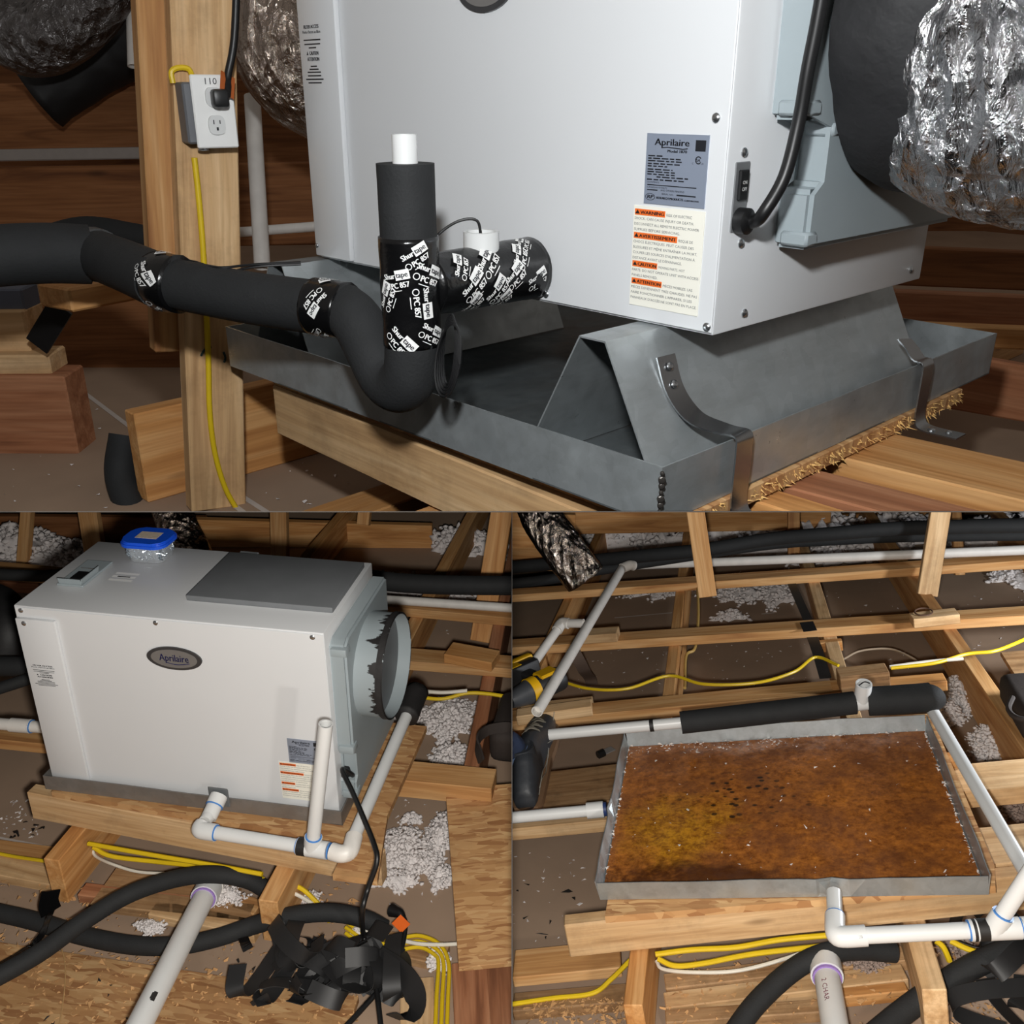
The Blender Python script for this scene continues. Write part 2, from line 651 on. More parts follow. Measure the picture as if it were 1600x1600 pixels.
def fluff(name, label, spots, n, size=(.003, .008), mat=None, seed=1, cat='insulation'):
    """a heap of loose fluffy insulation; spots = (centre, rx, ry, height)"""
    rnd = random.Random(seed)
    b = bmesh.new()
    tot = sum(s[1] * s[2] for s in spots)
    for c, rx, ry, h in spots:
        c = V(c)
        k0 = rnd.random() * 40
        edge = lambda a: .70 + .55 * noise.noise(V((math.cos(a) * 1.6, math.sin(a) * 1.6, k0))) + .28 * noise.noise(V((math.cos(a) * 6, math.sin(a) * 6, k0)))
        na, nr = 56, 22
        rows = []
        for i in range(nr + 1):
            q = i / nr
            row = []
            for k in range(na):
                a = 2 * PI * k / na
                e = max(.12, edge(a)) * q
                x, y = math.cos(a) * rx * e, math.sin(a) * ry * e
                f = 1 / max(.02, min(rx, ry))
                t1 = noise.noise(V((x * 28 + k0, y * 28, 1))) * .5 + .5
                t2 = noise.noise(V((x * 75, y * 75 + k0, 2)))
                t3 = noise.noise(V((x * 190, y * 190 + k0, 3)))
                z = h * (1 - q ** 2.2) * (.35 + .85 * t1 + .22 * t2 + .08 * t3)
                row.append(b.verts.new(c + V((x + .004 * t3, y + .004 * t2, max(z, .0) + .002))))
                if i == 0: break
            rows.append(row)
        for k in range(na):
            b.faces.new([rows[0][0], rows[1][k], rows[1][(k + 1) % na]])
        for r0, r1 in zip(rows[1:], rows[2:]):
            for k in range(na):
                b.faces.new([r0[k], r1[k], r1[(k + 1) % na], r0[(k + 1) % na]])
        for _ in range(max(10, int(2.4 * n * rx * ry / tot))):
            a = rnd.random() * 2 * PI
            q = rnd.random() ** .4 * max(.12, edge(a)) * rnd.choice((1.0, 1.0, 1.12, 1.3))
            p = c + V((math.cos(a) * rx * q, math.sin(a) * ry * q, h * max(0, 1 - q * q) * rnd.uniform(.3, 1.0) + .003))
            s = rnd.uniform(*size)
            vv = [b.verts.new(p + V((q_[0], q_[1], q_[2] * .7)) * s * rnd.uniform(.3, 1.6)) for q_ in ICO_V]
            for f in ICO_F:
                b.faces.new([vv[i] for i in f])
    o = mk(name, b, mat or FLUFF(), recalc=False, smooth='all')
    return tag(o, label, cat, kind='stuff')

# ================================================================== the dehumidifier cabinet (used in two bays)
def on_front(y):
    return lambda u, v: V((u, y, v))


def nameplate(u, r, full):
    x0, x1, z0, z1 = r
    p = mk('name_plate', box((x0, -.0042, z0), (x1, -.003, z1)), PLATE(), u)
    p['label'] = 'silver rating plate'
    f = on_front(-.0046)
    W_, H_ = x1 - x0, z1 - z0
    X = lambda a: x0 + a * W_
    Z = lambda a: z0 + a * H_
    b = bmesh.new()
    text(b, 'Aprilaire', X(.14), Z(.84), H_ * .095, W_ * .56, fn=f, bold=W_ * .004)
    text(b, 'Model 1870', X(.36), Z(.745), H_ * .04, W_ * .31, fn=f, bold=W_ * .003)
    sw = [(.25, .80), (.36, .808), (.48, .80), (.6, .79), (.68, .80)]
    for (a, c), (a2, c2) in zip(sw, sw[1:]):
        quad(b, [f(X(a), Z(c)), f(X(a2), Z(c2)), f(X(a2), Z(c2 + .014)), f(X(a), Z(c + .014))])
    rows = [(.68, .28), (.645, .58), (.61, .6), (.57, .57), (.535, .37), (.49, .46), (.455, .5), (.42, .5), (.385, .74), (.345, .66)]
    for i, (zz, ww) in enumerate(rows):          # fine print, too small to read in the picture
        xx = .04 + (.16 if i == 8 else 0)
        rnd = random.Random(i)
        while xx < ww:
            l = rnd.uniform(.05, .13)
            rect(b, f, X(xx), X(min(xx + l, ww)), Z(zz), Z(zz + .018))
            xx += l + .025
    text(b, 'US PATENTS:', X(.05), Z(.305), H_ * .024, W_ * .2, fn=f)
    rect(b, f, X(.05), X(.86), Z(.27), Z(.283))
    text(b, 'CANADIAN PATENTS:', X(.05), Z(.232), H_ * .024, W_ * .34, fn=f)
    rect(b, f, X(.05), X(.23), Z(.198), Z(.212))
    text(b, 'AND OTHERS PENDING', X(.28), Z(.196), H_ * .026, W_ * .39, fn=f)
    text(b, 'SERIAL NO.', X(.3), Z(.145), H_ * .026, W_ * .2, fn=f)
    rect(b, f, X(.55), X(.86), Z(.147), Z(.166))
    text(b, 'RESEARCH PRODUCTS', X(.22), Z(.082), H_ * .034, W_ * .44, fn=f, bold=W_ * .003)
    text(b, 'CORPORATION', X(.68), Z(.082), H_ * .022, W_ * .23, fn=f, bold=W_ * .002)
    text(b, 'RP', X(.06), Z(.082), H_ * .05, W_ * .1, fn=f, bold=W_ * .004, slant=.2)
    n = 24
    for k in range(n):
        a, c = 2 * PI * k / n, 2 * PI * (k + 1) / n
        e = lambda t, s: f(X(.11 + .085 * s * math.cos(t)), Z(.104 + .05 * s * math.sin(t)))
        quad(b, [e(a, 1), e(c, 1), e(c, .88), e(a, .88)])
        e = lambda t, s: f(X(.86 + .05 * s * math.cos(t)), Z(.66 + .055 * s * math.sin(t)))
        if not (k < 2 or k > 21):
            quad(b, [e(a, 1), e(c, 1), e(c, .72), e(a, .72)])
    text(b, 'SA', X(.825), Z(.64), H_ * .04, W_ * .065, fn=f, bold=W_ * .002)
    text(b, 'C', X(.765), Z(.6), H_ * .028, fn=f)
    text(b, 'US', X(.905), Z(.6), H_ * .028, fn=f)
    rect(b, f, X(.8), X(.96), Z(.78), Z(.93))
    mk('plate_lettering', b, INK(), p, recalc=False)


WARN = [('WARNING', ['RISK OF ELECTRIC', 'SHOCK. CAN CAUSE INJURY OR DEATH.', 'DISCONNECT ALL REMOTE ELECTRIC POWER', 'SUPPLIES BEFORE SERVICING.']),
        ('AVERTISSEMENT', ['RISQUE DE', 'CHOCS ÉLECTRIQUES. PEUT CAUSER DES', 'BLESSURES ET MÊME ENTRAÎNER LA MORT.', "COUPER LES SOURCES D'ALIMENTATION À", 'DISTANCE AVANT LE DÉPANNAGE.']),
        ('CAUTION', ['MOVING PARTS. HOT', 'PARTS. DO NOT OPERATE UNIT WITH ACCESS', 'PANELS REMOVED.']),
        ('ATTENTION', ['PIÈCES MOBILES. LAS', 'PIÈCES DEVIENNENT TRÈS CHAUDES. NE PAS', "FAIRE FONCTIONNER L'APPAREIL SI LES", "PANNEAUX D'ACCÈS NE SONT PAS EN PLACE."])]


def warning_label(u, r):
    x0, x1, z0, z1 = r
    p = mk('warning_label', box((x0, -.0040, z0), (x1, -.003, z1)), CREAM(), u)
    p['label'] = 'cream warning sticker with orange headings'
    W_, H_ = x1 - x0, z1 - z0
    f1, f2 = on_front(-.0044), on_front(-.0048)
    grey = bmesh.new()
    step = H_ * .0585
    z = z1 - H_ * .075
    for head, lines in WARN:
        blk, org = bmesh.new(), bmesh.new()
        hw = {'WARNING': .44, 'AVERTISSEMENT': .63, 'CAUTION': .37, 'ATTENTION': .45}[head] * W_
        rect(org, f1, x0 + .02 * W_, x0 + .02 * W_ + hw, z - H_ * .016, z + H_ * .044)
        text(blk, head, x0 + .105 * W_, z - H_ * .002, H_ * .033, hw - .1 * W_, fn=f2, bold=W_ * .003)
        a = x0 + .03 * W_
        blk.faces.new([blk.verts.new(f2(*q)) for q in ((a, z - .002 * H_), (a + .065 * W_, z - .002 * H_), (a + .0325 * W_, z + .036 * H_))])
        hb = mk('heading_band', org, ORANGE(), p, recalc=False)
        mk('heading_lettering', blk, INK(), p, recalc=False)
        text(grey, lines[0], x0 + .02 * W_ + hw + .02 * W_, z - H_ * .004, H_ * .026, min(.022 * len(lines[0]) * W_, W_ * .96 - hw), fn=f1)
        for ln in lines[1:]:
            z -= step * .92
            text(grey, ln, x0 + .02 * W_, z - H_ * .006, H_ * .026, min(.0255 * len(ln), .96) * W_, fn=f1)
        z -= step * 1.16
    mk('warning_lettering', grey, INKG(), p, recalc=False)


def screw(u, p, n, r=.0052):
    mk('screw', disc(p, n, r, .0015, 12, .002), STEEL(), u, smooth=True)


def cabinet(label, L, D, H, door_x, plate, warn, oval, doortxt, top=False, z0=0.0, group=None):
    u = thing('dehumidifier', label, 'dehumidifier', (0, 0, z0))
    body = mk('cabinet', box((0, 0, z0), (L, D, H), .003, seg=2), PAINT(), u, smooth=True)
    # overlapping front panel edge and the filter access door
    mk('front_panel', box((.004, -.003, z0 + .003), (L - .001, -.0002, H - .004), .0012), PAINT(), u)
    d = mk('filter_door', box((.006, -.013, z0 + .006), (door_x, -.0032, H - .03), .002, seg=2), PAINT(), u, smooth=True)
    b = bmesh.new()
    f = on_front(-.0134)
    x0, x1, za, zb = doortxt
    W_, H_ = x1 - x0, zb - za
    xc = (x0 + x1) / 2
    text(b, 'FILTER ACCESS', xc, zb - H_ * .06, H_ * .06, W_ * .84, 'C', fn=f, bold=W_ * .008)
    text(b, "Porte d'acces au filtre", xc, zb - H_ * .14, H_ * .05, W_, 'C', fn=f, bold=W_ * .004)
    for zz, ww in ((.25, .95), (.32, .9), (.38, .42), (.69, .36), (.74, .52), (.79, .76), (.85, .76), (.91, 1.0), (.97, .76)):
        rect(b, f, xc - W_ * ww / 2, xc + W_ * ww / 2, zb - H_ * zz - H_ * .011, zb - H_ * zz + H_ * .011)
    text(b, 'CAUTION', xc + W_ * .06, zb - H_ * .5, H_ * .065, W_ * .5, 'C', fn=f, bold=W_ * .008)
    text(b, 'ATTENTION', xc, zb - H_ * .6, H_ * .065, W_ * .66, 'C', fn=f, bold=W_ * .008)
    a = xc - W_ * .36
    b.faces.new([b.verts.new(f(*q)) for q in ((a, zb - .5 * H_), (a + .1 * W_, zb - .5 * H_), (a + .05 * W_, zb - .43 * H_))])
    mk('door_lettering', b, INK(), d, recalc=False)
    nameplate(u, plate, True)
    warning_label(u, warn)
    cx, cz, rx, rz = oval
    n = 40
    ov = prism([(cx + rx * math.cos(2 * PI * k / n), cz + rz * math.sin(2 * PI * k / n)) for k in range(n)], 'y', -.007, -.003)
    bd = mk('badge', ov, plain('badge_grey', (72, 72, 74), .3, .4), u, smooth=True)
    inner = prism([(cx + rx * .84 * math.cos(2 * PI * k / n), cz + rz * .8 * math.sin(2 * PI * k / n)) for k in range(n)], 'y', -.0078, -.0068)
    mk('badge_face', inner, plain('badge_silver', (128, 126, 124), .35, .3), bd)
    b = bmesh.new()
    f = on_front(-.0083)
    text(b, 'Aprilaire', cx, cz - rz * .22, rz * .62, rx * 1.06, 'C', fn=f, bold=rx * .006)
    for k in range(8):
        s0, s1 = k / 8, (k + 1) / 8
        yy = lambda s: cz - rz * (.42 + .1 * math.sin(s * PI * 1.4 - .4))
        quad(b, [f(cx + rx * (-.3 + s0 * .85), yy(s0)), f(cx + rx * (-.3 + s1 * .85), yy(s1)), f(cx + rx * (-.3 + s1 * .85), yy(s1) + rz * .06), f(cx + rx * (-.3 + s0 * .85), yy(s0) + rz * .06)])
    mk('badge_lettering', b, plain('badge_navy', (30, 34, 84), .4), bd, recalc=False)
    return u


# ================================================================== upper bay: the finished job
setbay(TOP)
B = TOP
L_, D_, H_T, ZB = .80, .533, .49, -.006
ov0 = B.y(762, -25, 0)
unit = cabinet('white dehumidifier raised on two galvanized risers above a clean metal pan', L_, D_, H_T, .104,
               (.692, .777, .133, .209), (.678, .779, .014, .130), (ov0.x, ov0.z, .052, .032), (.018, .066, .262, .345), z0=ZB)
for p in ((1122, 184), (1111, 521), (856, 459)):
    q = B.y(*p, 0)
    screw(unit, (min(q.x, .793), -.003, max(q.z, .004)), (0, -1, 0))
screw(unit, (.012, -.013, .016), (0, -1, 0), .004)
for p in ((1162, 238), (1157, 380), (1160, 513), (1422, 427)):
    q = B.x(*p, .8)
    screw(unit, (.8, max(q.y, .012), max(q.z, .012)), (1, 0, 0))
# switch plate with rocker
sp = mk('switch_plate', box((.8, .014, .108), (.802, .042, .182), .001), plain('brushed_plate', (150, 152, 154), .35, .6), unit)
rk = mk('rocker_switch', box((.802, .019, .142), (.806, .036, .174), .0012), RUBBER(), sp)
b = bmesh.new()
fx = lambda u, v: V((.8064, u, v))
text(b, 'ON', .0275, .159, .004, .008, 'C', fn=fx)
text(b, 'OFF', .0275, .152, .004, .009, 'C', fn=fx)
mk('switch_lettering', b, WHITE(), rk, recalc=False)
# moulded outlet flange and collar on the right-hand side
fl = prism([(.105, .084), (.105, .150), (.135, .152), (.135, .222), (.072, .224), (.072, .47), (.505, .47), (.505, .084)], 'x', .8, .845, .006)
fo = mk('outlet_flange', fl, GREYP(), unit, smooth=True)
for (ya, za, yb, zb_) in ((.100, .088, .125, .104), (.067, .228, .10, .244), (.13, .206, .15, .220)):
    mk('latch', box((.812, ya, za), (.848, yb, zb_), .003), GREYP(), fo, smooth=True)
mk('outlet_collar', tube([(.84, .275, .33), (.90, .275, .33)], .165, 40), GREYP(), unit, smooth=True)
# soot-dark hose wrap between the collar and the duct
def lump(s, th): return 1 + .05 * noise.noise(V((s * 14, math.cos(th) * 2.2, math.sin(th) * 2.2))) + .02 * noise.noise(V((s * 60, math.cos(th) * 8, math.sin(th) * 8)))
wr = thing('duct_wrap', 'black foam wrap around the collar of the foil duct', 'duct insulation', (.87, .275, .33))
mk('wrap_band', tube([(.852, .275, .33), (.862, .275, .33), (.872, .276, .33), (.89, .278, .332), (.905, .28, .334), (.925, .283, .335), (.938, .285, .335)], lambda t: .185 + .012 * math.sin(t * PI), 56, caps=False, rfun=lump),
   plain('black_mastic', (26, 26, 28), .7, var=.4, scale=18, bump=1.0, bscale=45), wr, smooth='all')
def crink(s, th):
    c, d = math.cos(th), math.sin(th)
    a = noise.noise(V((s * 9, c * 2.1, d * 2.1))) * .05
    r = abs(noise.noise(V((s * 16 + 4, c * 6, d * 6)))) * .055
    r2 = abs(noise.noise(V((s * 46, c * 14 + 7, d * 14)))) * .028
    return 1 + a - r - r2
def foil_tube(name, label, pts, r, seg=120, n=26, mat=None, cat='air duct', group=None, fun=crink):
    o = mk(name, tube(pts, r, seg, n, rfun=fun), mat or foil(), smooth='all')
    return tag(o, label, cat, group)
foil_tube('flexible_duct', 'crinkled silver foil duct joined to the raised dehumidifier', [(.912, .285, .335), (.945, .29, .325), (1.0, .295, .32), (1.08, .30, .33), (1.2, .31, .36)],
          lambda t: .186 + .03 * math.sin(min(1, t * 2.2) * PI * .5))
# power cord from the switch plate
cpts = [V((.806, .030, .120)), V((.822, .03, .121))] + [B.x(px, py, xx) for px, py, xx in ((1195, 330, .835), (1226, 275, .845), (1248, 190, .85), (1262, 110, .855), (1276, 40, .86), (1290, -40, .865), (1300, -110, .87))]
pc = thing('power_lead', 'thick black power cord plugged into the side of the raised dehumidifier', 'power cord', cpts[0])
mk('cable', tube(cpts, .0072, 12, 8), RUBBER(), pc, smooth=True)
mk('strain_relief', disc((.802, .029, .120), (1, 0, 0), .0145, .012, 18, .004), RUBBER(), pc, smooth=True)

# ---- galvanized pan
PXR, PYF, PZR, PYB, PXL, PZB = .839, -.132, -.122, .783, -.112, -.192
def tray(x0, x1, y0, y1, zb, zr, t=.0022, flare=.004, wob=0.0, dent=None, seed=0):
    """open sheet-metal tray built as a bottom sheet and four side sheets (returned as bmeshes)"""
    rnd = random.Random(seed)
    out = {}
    out['pan_bottom'] = box((x0, y0, zb), (x1, y1, zb + t))
    def side(p0, p1, nrm):
        b = bmesh.new()
        n = 24
        p0, p1, nrm = V(p0), V(p1), V(nrm)
        rows = []
        for i in range(n + 1):
            p = p0.lerp(p1, i / n)
            s = i / n
            edge = min(s, 1 - s)
            wv = wob * noise.noise(V((s * 5 + seed, seed * 3.1, 0))) * min(1, edge * 8)
            zt = zr - zb + (wob * .8 * noise.noise(V((s * 9, seed * 1.7 + 4, 2))) * min(1, edge * 8))
            dn = dent(s, nrm) if dent else (0, 0)
            o = nrm * (flare + wv + dn[0])
            a = p + V((0, 0, 0))
            c = p + o + V((0, 0, zt + dn[1]))
            rows.append([b.verts.new(q) for q in (a, c, c - nrm * t, a - nrm * t)])
        for r0, r1 in zip(rows, rows[1:]):
            for k in range(4):
                b.faces.new([r0[k], r0[(k + 1) % 4], r1[(k + 1) % 4], r1[k]])
        b.faces.new(rows[0])
        b.faces.new(list(reversed(rows[-1])))
        return b
    out['front'] = side((x0, y0, zb), (x1, y0, zb), (0, -1, 0))
    out['back'] = side((x0, y1, zb), (x1, y1, zb), (0, 1, 0))
    out['left'] = side((x0, y0, zb), (x0, y1, zb), (-1, 0, 0))
    out['right'] = side((x1, y0, zb), (x1, y1, zb), (1, 0, 0))
    return out
pan = thing('drain_pan', 'clean galvanized drain pan under the raised dehumidifier', 'drain pan', (.36, .3, PZB))
tr = tray(PXL, PXR, PYF, PYB, PZB, PZR, flare=.0, wob=.002)
mk('pan_bottom', tr['pan_bottom'], galv('galvanized_floor', (112, 118, 120), .45), pan)
for k in ('front', 'back', 'left', 'right'):
    mk('pan_side', tr[k], galv(), pan)
bw = bmesh.new()
for i in range(9):
    zz = PZB + .004 + i * .0075
    disc((PXR + .0005, PYF - .0005, zz), (.7, -.7, 0), .0035 + .001 * math.sin(i * 2.1), .003, 8, .001, bm=bw)
mk('corner_solder', bw, plain('solder', (70, 66, 62), .4, .6), pan)
# risers
def riser(label, xa, xb, foot, y0, y1, zt=-.007):
    r = thing('riser', label, 'riser', ((xa + xb) / 2, (y0 + y1) / 2, PZB))
    t = .002
    zb = PZB + .0045
    prof = [(xa - foot, zb), (xa, zt), (xb, zt), (xb + foot, zb)]
    for nm, (a, c) in (('sloped_sheet', (0, 1)), ('ridge', (1, 2)), ('sloped_sheet', (2, 3))):
        (ax, az), (cx, cz) = prof[a], prof[c]
        nx, nz = (cz - az), -(cx - ax)
        l = math.hypot(nx, nz)
        nx, nz = nx / l * t, nz / l * t
        mk(nm, prism([(ax, az), (cx, cz), (cx + nx, cz + nz), (ax + nx, az + nz)], 'y', y0, y1), galv(), r)
    mk('foot_flange', box((xa - foot * .2, y0 + .02, zb - .001), (xb + foot * .8, y0 + .06, zb + .001)), galv(), r)
    return r
rr = riser('galvanized riser with strap bracket under the switch end of the cabinet', .688, .728, .095, -.105, .575)
rl = riser('galvanized riser under the filter-door end of the cabinet', -.020, .022, .080, -.09, .5)
screw(rl, (.0, .06, -.007), (0, 0, 1), .006)
# straps over the pan rim
def strap(label, y, top, far):
    s = thing('strap_bracket', label, 'bracket', (PXR, y, PZR))
    w = [V((0, 1, 0))]
    if top:
        pts = [(.748, y - .03, -.035), (.766, y - .03, -.075), (.790, y - .02, -.104), (.820, y - .004, -.115), (.845, y, -.117), (.8485, y, -.135), (.8485, y, -.17), (.8495, y, -.206), (.862, y, -.219), (.90, y, -.220)]
    else:
        pts = [(.80, y + .012, -.094), (.815, y + .008, -.104), (.832, y, -.116), (.846, y, -.119), (.8485, y, -.135), (.8485, y, -.17), (.8495, y, -.206), (.862, y, -.219), (.915, y, -.220)]
    mk('strap', strip([V(p) for p in pts], w * len(pts), .034, .0022, 5), plain('bright_steel', (168, 170, 172), .26, .95, var=.12, scale=30), s, smooth=True)
    if top:
        screw(s, (.7555, y - .03, -.047), (.9, 0, .35), .0055)
        screw(s, (.764, y - .03, -.067), (.85, 0, .45), .0055)
    screw(s, (.872, y - .004, -.219), (0, 0, 1), .006)
    screw(s, (.895, y + .004, -.219), (0, 0, 1), .005)
    return s
strap('bent steel strap screwed to the riser near the soldered pan corner', .012, True, False)
strap('short bent steel strap at the far end of the clean pan rim', .50, False, True)
# ---- platform below
def osb_sheet(name, label, x0, x1, y0, y1, zt, th=.017, frayed=False, mat=None, group=None):
    s = thing(name, label, 'board', ((x0 + x1) / 2, (y0 + y1) / 2, zt - th))
    mk('sheet', box((x0, y0, zt - th), (x1, y1, zt), .001), mat or osb('osb'), s)
    if frayed:
        b = bmesh.new()
        rnd = random.Random(3)
        for i in range(420):
            yy = rnd.uniform(y0, y1)
            if abs(yy - .012) < .022 or abs(yy - .50) < .022: continue
            zz = rnd.uniform(zt - th, zt - .002)
            a = V((x1 - .001, yy, zz))
            l = rnd.uniform(.003, .012) * (1.9 if rnd.random() < .06 else 1)
            d = V((rnd.uniform(.4, 1), rnd.uniform(-.6, .6), rnd.uniform(-1.1, .3))).normalized() * l
            n = V((rnd.gauss(0, 1), rnd.gauss(0, 1), rnd.gauss(0, 1))).normalized() * .0016
            m = V((rnd.gauss(0, 1), rnd.gauss(0, 1), rnd.gauss(0, 1))).normalized() * .0016
            v4 = [b.verts.new(q) for q in (a + n, a - n, a + m, a + d)]
            for f in ((0, 1, 3), (1, 2, 3), (2, 0, 3)):
                b.faces.new([v4[k] for k in f])
        mk('frayed_edge', b, plain('osb_fringe', (220, 178, 110), .8, var=.25, scale=60), s, recalc=False)['kind'] = 'stuff'
    return s
ZO = PZB - .001
osb_sheet('strand_board', 'strand board with frayed edge beneath the clean pan', -.03, .846, -.098, .66, ZO, th=.022, frayed=True)
ZL = ZO - .0225
tag(lumber('support_beam', (-.03, -.10, ZL), (1.1, -.135, ZL), .038, .09, W_PALE()), 'pale timber beam on edge carrying the front of the clean pan', 'beam')
for lab, (p0, p1, wd), m in (('orange knotty plank sticking out below the far strap bracket', ((1255, 700), (1640, 792), .15), W_ORNG()),
                             ('brown plank lying between two yellower planks below the frayed board', ((1190, 750), (1400, 806), .085), W_RED()),
                             ('yellow plank end below the strap bracket at the pan corner', ((1110, 760), (1330, 830), .052), W_ORNG())):
    a, c = B.z(*p0, ZL - .002), B.z(*p1, ZL - .002)
    d = (c - a).normalized()
    tag(lumber('plank', a - d * .12, c + d * .1, wd, .036, m), lab, 'plank')

# ---- drain trap, insulated
dr = B.y(835, 418, 0)
RX, RY, DZ = dr.x, -.21, dr.z
trap = thing('drain_trap', 'black insulated drain trap with taped tee on the cabinet outlet', 'pipe', (RX, RY, DZ - .2))
mk('riser_pipe', tube([(RX, RY, DZ), (RX, RY, .208)], .0145, 24, hollow=.8), PVC(), trap, smooth=True)
mk('riser_sleeve', tube([(RX, RY, DZ + z) for z in (.03, .05, .09, .12, .135, .14)], .0335, 32, rfun=lambda s, th: 1 + .02 * noise.noise(V((s * 20, math.cos(th), math.sin(th)))) + (.02 * noise.noise(V((9, math.cos(th) * 3, math.sin(th) * 3))) if s > .1 else 0)), FOAM(), trap, smooth=True)
bend = [V((RX, RY, DZ - .05)), V((RX, RY, DZ - .075)), V((RX - .008, RY, DZ - .108)), V((RX - .034, RY + .002, DZ - .128)), V((RX - .066, RY + .004, DZ - .122)), V((RX - .095, RY + .006, DZ - .092)), V((RX - .125, RY + .008, DZ - .062)), V((RX - .16, RY + .01, DZ - .05))]
mk('trap_bend', tube(bend, .0345, 32, 6), FOAM(), trap, smooth=True)
# run of pipe going back past the post
e1 = B.z(300, 462, DZ - .055)
run_y = RY + .01
r0 = V((RX - .15, RY + .01, DZ - .052))
r1 = B.z(262, 442, DZ - .04)
r2 = B.z(150, 398, DZ - .028)
mk('run_sleeve', tube([r0, r0.lerp(r1, .5) + V((0, 0, -.003)), r1], .036, 28, 6), FOAM(), trap, smooth=True)
mk('run_sleeve', tube([r0.lerp(r1, 1.04), r1.lerp(r2, .5), r2], .040, 28, 6), FOAM(), trap, smooth=True)
r3, r4 = B.z(60, 396, DZ - .02), B.z(-80, 405, DZ - .02)
mk('run_sleeve', tube([r2 + (r3 - r2) * .12, r3, r4], .047, 28, 6), FOAM(), trap, smooth=True)
mk('hose_clamp', tube([r2 + (r2 - r1).normalized() * -.012, r2 + (r2 - r1).normalized() * .012], .0425, 28), plain('clamp_steel', (150, 150, 150), .3, .9), trap, smooth=True)
# taped parts
def tape_r(s, th): return 1 + .028 * noise.noise(V((s * 34, math.cos(th) * 2.4, math.sin(th) * 2.4))) + .018 * abs(noise.noise(V((s * 90, math.cos(th) * 5, math.sin(th) * 5))))
PRINT_W, PRINT_K = [], []
def printed(parent, path, r, spots):
    """white brand print wrapped round a taped sleeve: spots = (distance, angle, turn, scale)"""
    for d0, th0, rot, sc in spots:
        wb, kb = bmesh.new(), bmesh.new()
        def f(off):
            def g(u, v):
                u, v = (u - .018) * sc, v * sc
                a = u * math.cos(rot) - v * math.sin(rot)
                c = u * math.sin(rot) + v * math.cos(rot)
                return path.surf(d0 + c, th0 + a / r, r * (1 + .03) + off)
            return g
        g1, g2 = f(.0006), f(.0010)
        text(wb, 'Shur', 0, 0, .0072, .0165, fn=g1, bold=.0004)
        rect(wb, g1, .0172, .036, -.0028, .0098, 6, 3)
        text(kb, 'tape', .0185, .0005, .0070, .015, fn=g2, bold=.0003)
        text(wb, 'PC 857', .009, -.0125, .0072, .024, fn=g1, bold=.0004)
        n = 14
        for k in range(n):
            a, c = 2 * PI * k / n, 2 * PI * (k + 1) / n
            e = lambda t, s: g1(.003 + .0042 * s * math.cos(t), -.009 + .0042 * s * math.sin(t))
            quad(wb, [e(a, 1), e(c, 1), e(c, .74), e(a, .74)])
        rect(wb, g1, .008, .022, -.0165, -.0155, 4, 1)
        mk('tape_print', wb, WHITE(), parent, recalc=False)
        mk('tape_print', kb, INK(), parent, recalc=False)
t1 = [V((RX, RY, DZ - .068 + .016 * i)) for i in range(9)]
tp1 = mk('taped_tee', tube(t1, .0352, 48, 3, rfun=tape_r), TAPEB(), trap, smooth='all')
CA = math.atan2(-1, .55)
pth = Path(catmull(t1, 3))
# angle 0 of this path points to +y; find the angle facing the camera
def facing(path, i):
    v = (B.o - path.p[i])
    return math.atan2(v.dot(path.v[i]), v.dot(path.u[i]))
fa = facing(pth, 5)
printed(tp1, pth, .0352, [(.012, fa - .35, -.8, 1.0), (.02, fa + .75, -.5, .9), (.055, fa + .45, -1.5, 1.0), (.064, fa - .9, 1.2, .9), (.085, fa - .45, .2, .9), (.09, fa + .7, -.4, 1.0), (.112, fa + .2, .5, .9)])
t2 = [V((RX, RY + .022 + .02 * i, DZ)) for i in range(10)]
tp2 = mk('taped_branch', tube(t2, lambda t: .036 + .004 * t, 48, 3, rfun=tape_r), TAPEB(), trap, smooth='all')
pth2 = Path(catmull(t2, 3))
fb = facing(pth2, 12)
printed(tp2, pth2, .0385, [(.045, fb + .2, 2.3, 1.1), (.085, fb + .5, 2.5, 1.0), (.115, fb + .1, 2.2, 1.0), (.075, fb - .5, 2.3, 1.15), (.13, fb - .5, 2.5, .95), (.155, fb + .35, 2.0, .9), (.03, fb - .45, 2.6, .9), (.15, fb - 1.0, 2.3, .8), (.1, fb + .95, 2.4, .9), (.05, fb + .9, 2.6, .9)])
cu = mk('vent_cup', tube([(RX, RY + .115, DZ + .026), (RX, RY + .115, DZ + .055)], .0225, 28, hollow=.8), PVC(), trap, smooth=True)
for (d0, nm) in ((r0 + (r1 - r0) * .02, 0), (r1.lerp(r2, .12), 1)):
    pp = [r0.lerp(r1, .0), r0.lerp(r1, .1), r0.lerp(r1, .17)] if nm == 0 else [r0.lerp(r1, .93), r0.lerp(r1, 1.0), r1.lerp(r2, .1)]
    o = mk('tape_band', tube(pp, .0375 if nm == 0 else .0415, 36, 5, rfun=tape_r), TAPEB(), trap, smooth='all')
    pq = Path(catmull(pp, 5))
    fc = facing(pq, 5)
    printed(o, pq, .0375 if nm == 0 else .0415, [(pq.s[-1] * .45, fc + .1, 2.6 + 1.2 * nm, 1.0), (pq.s[-1] * .5, fc - 1.3, 2.4, .9), (pq.s[-1] * .5, fc + 1.3, 2.4, .8)])
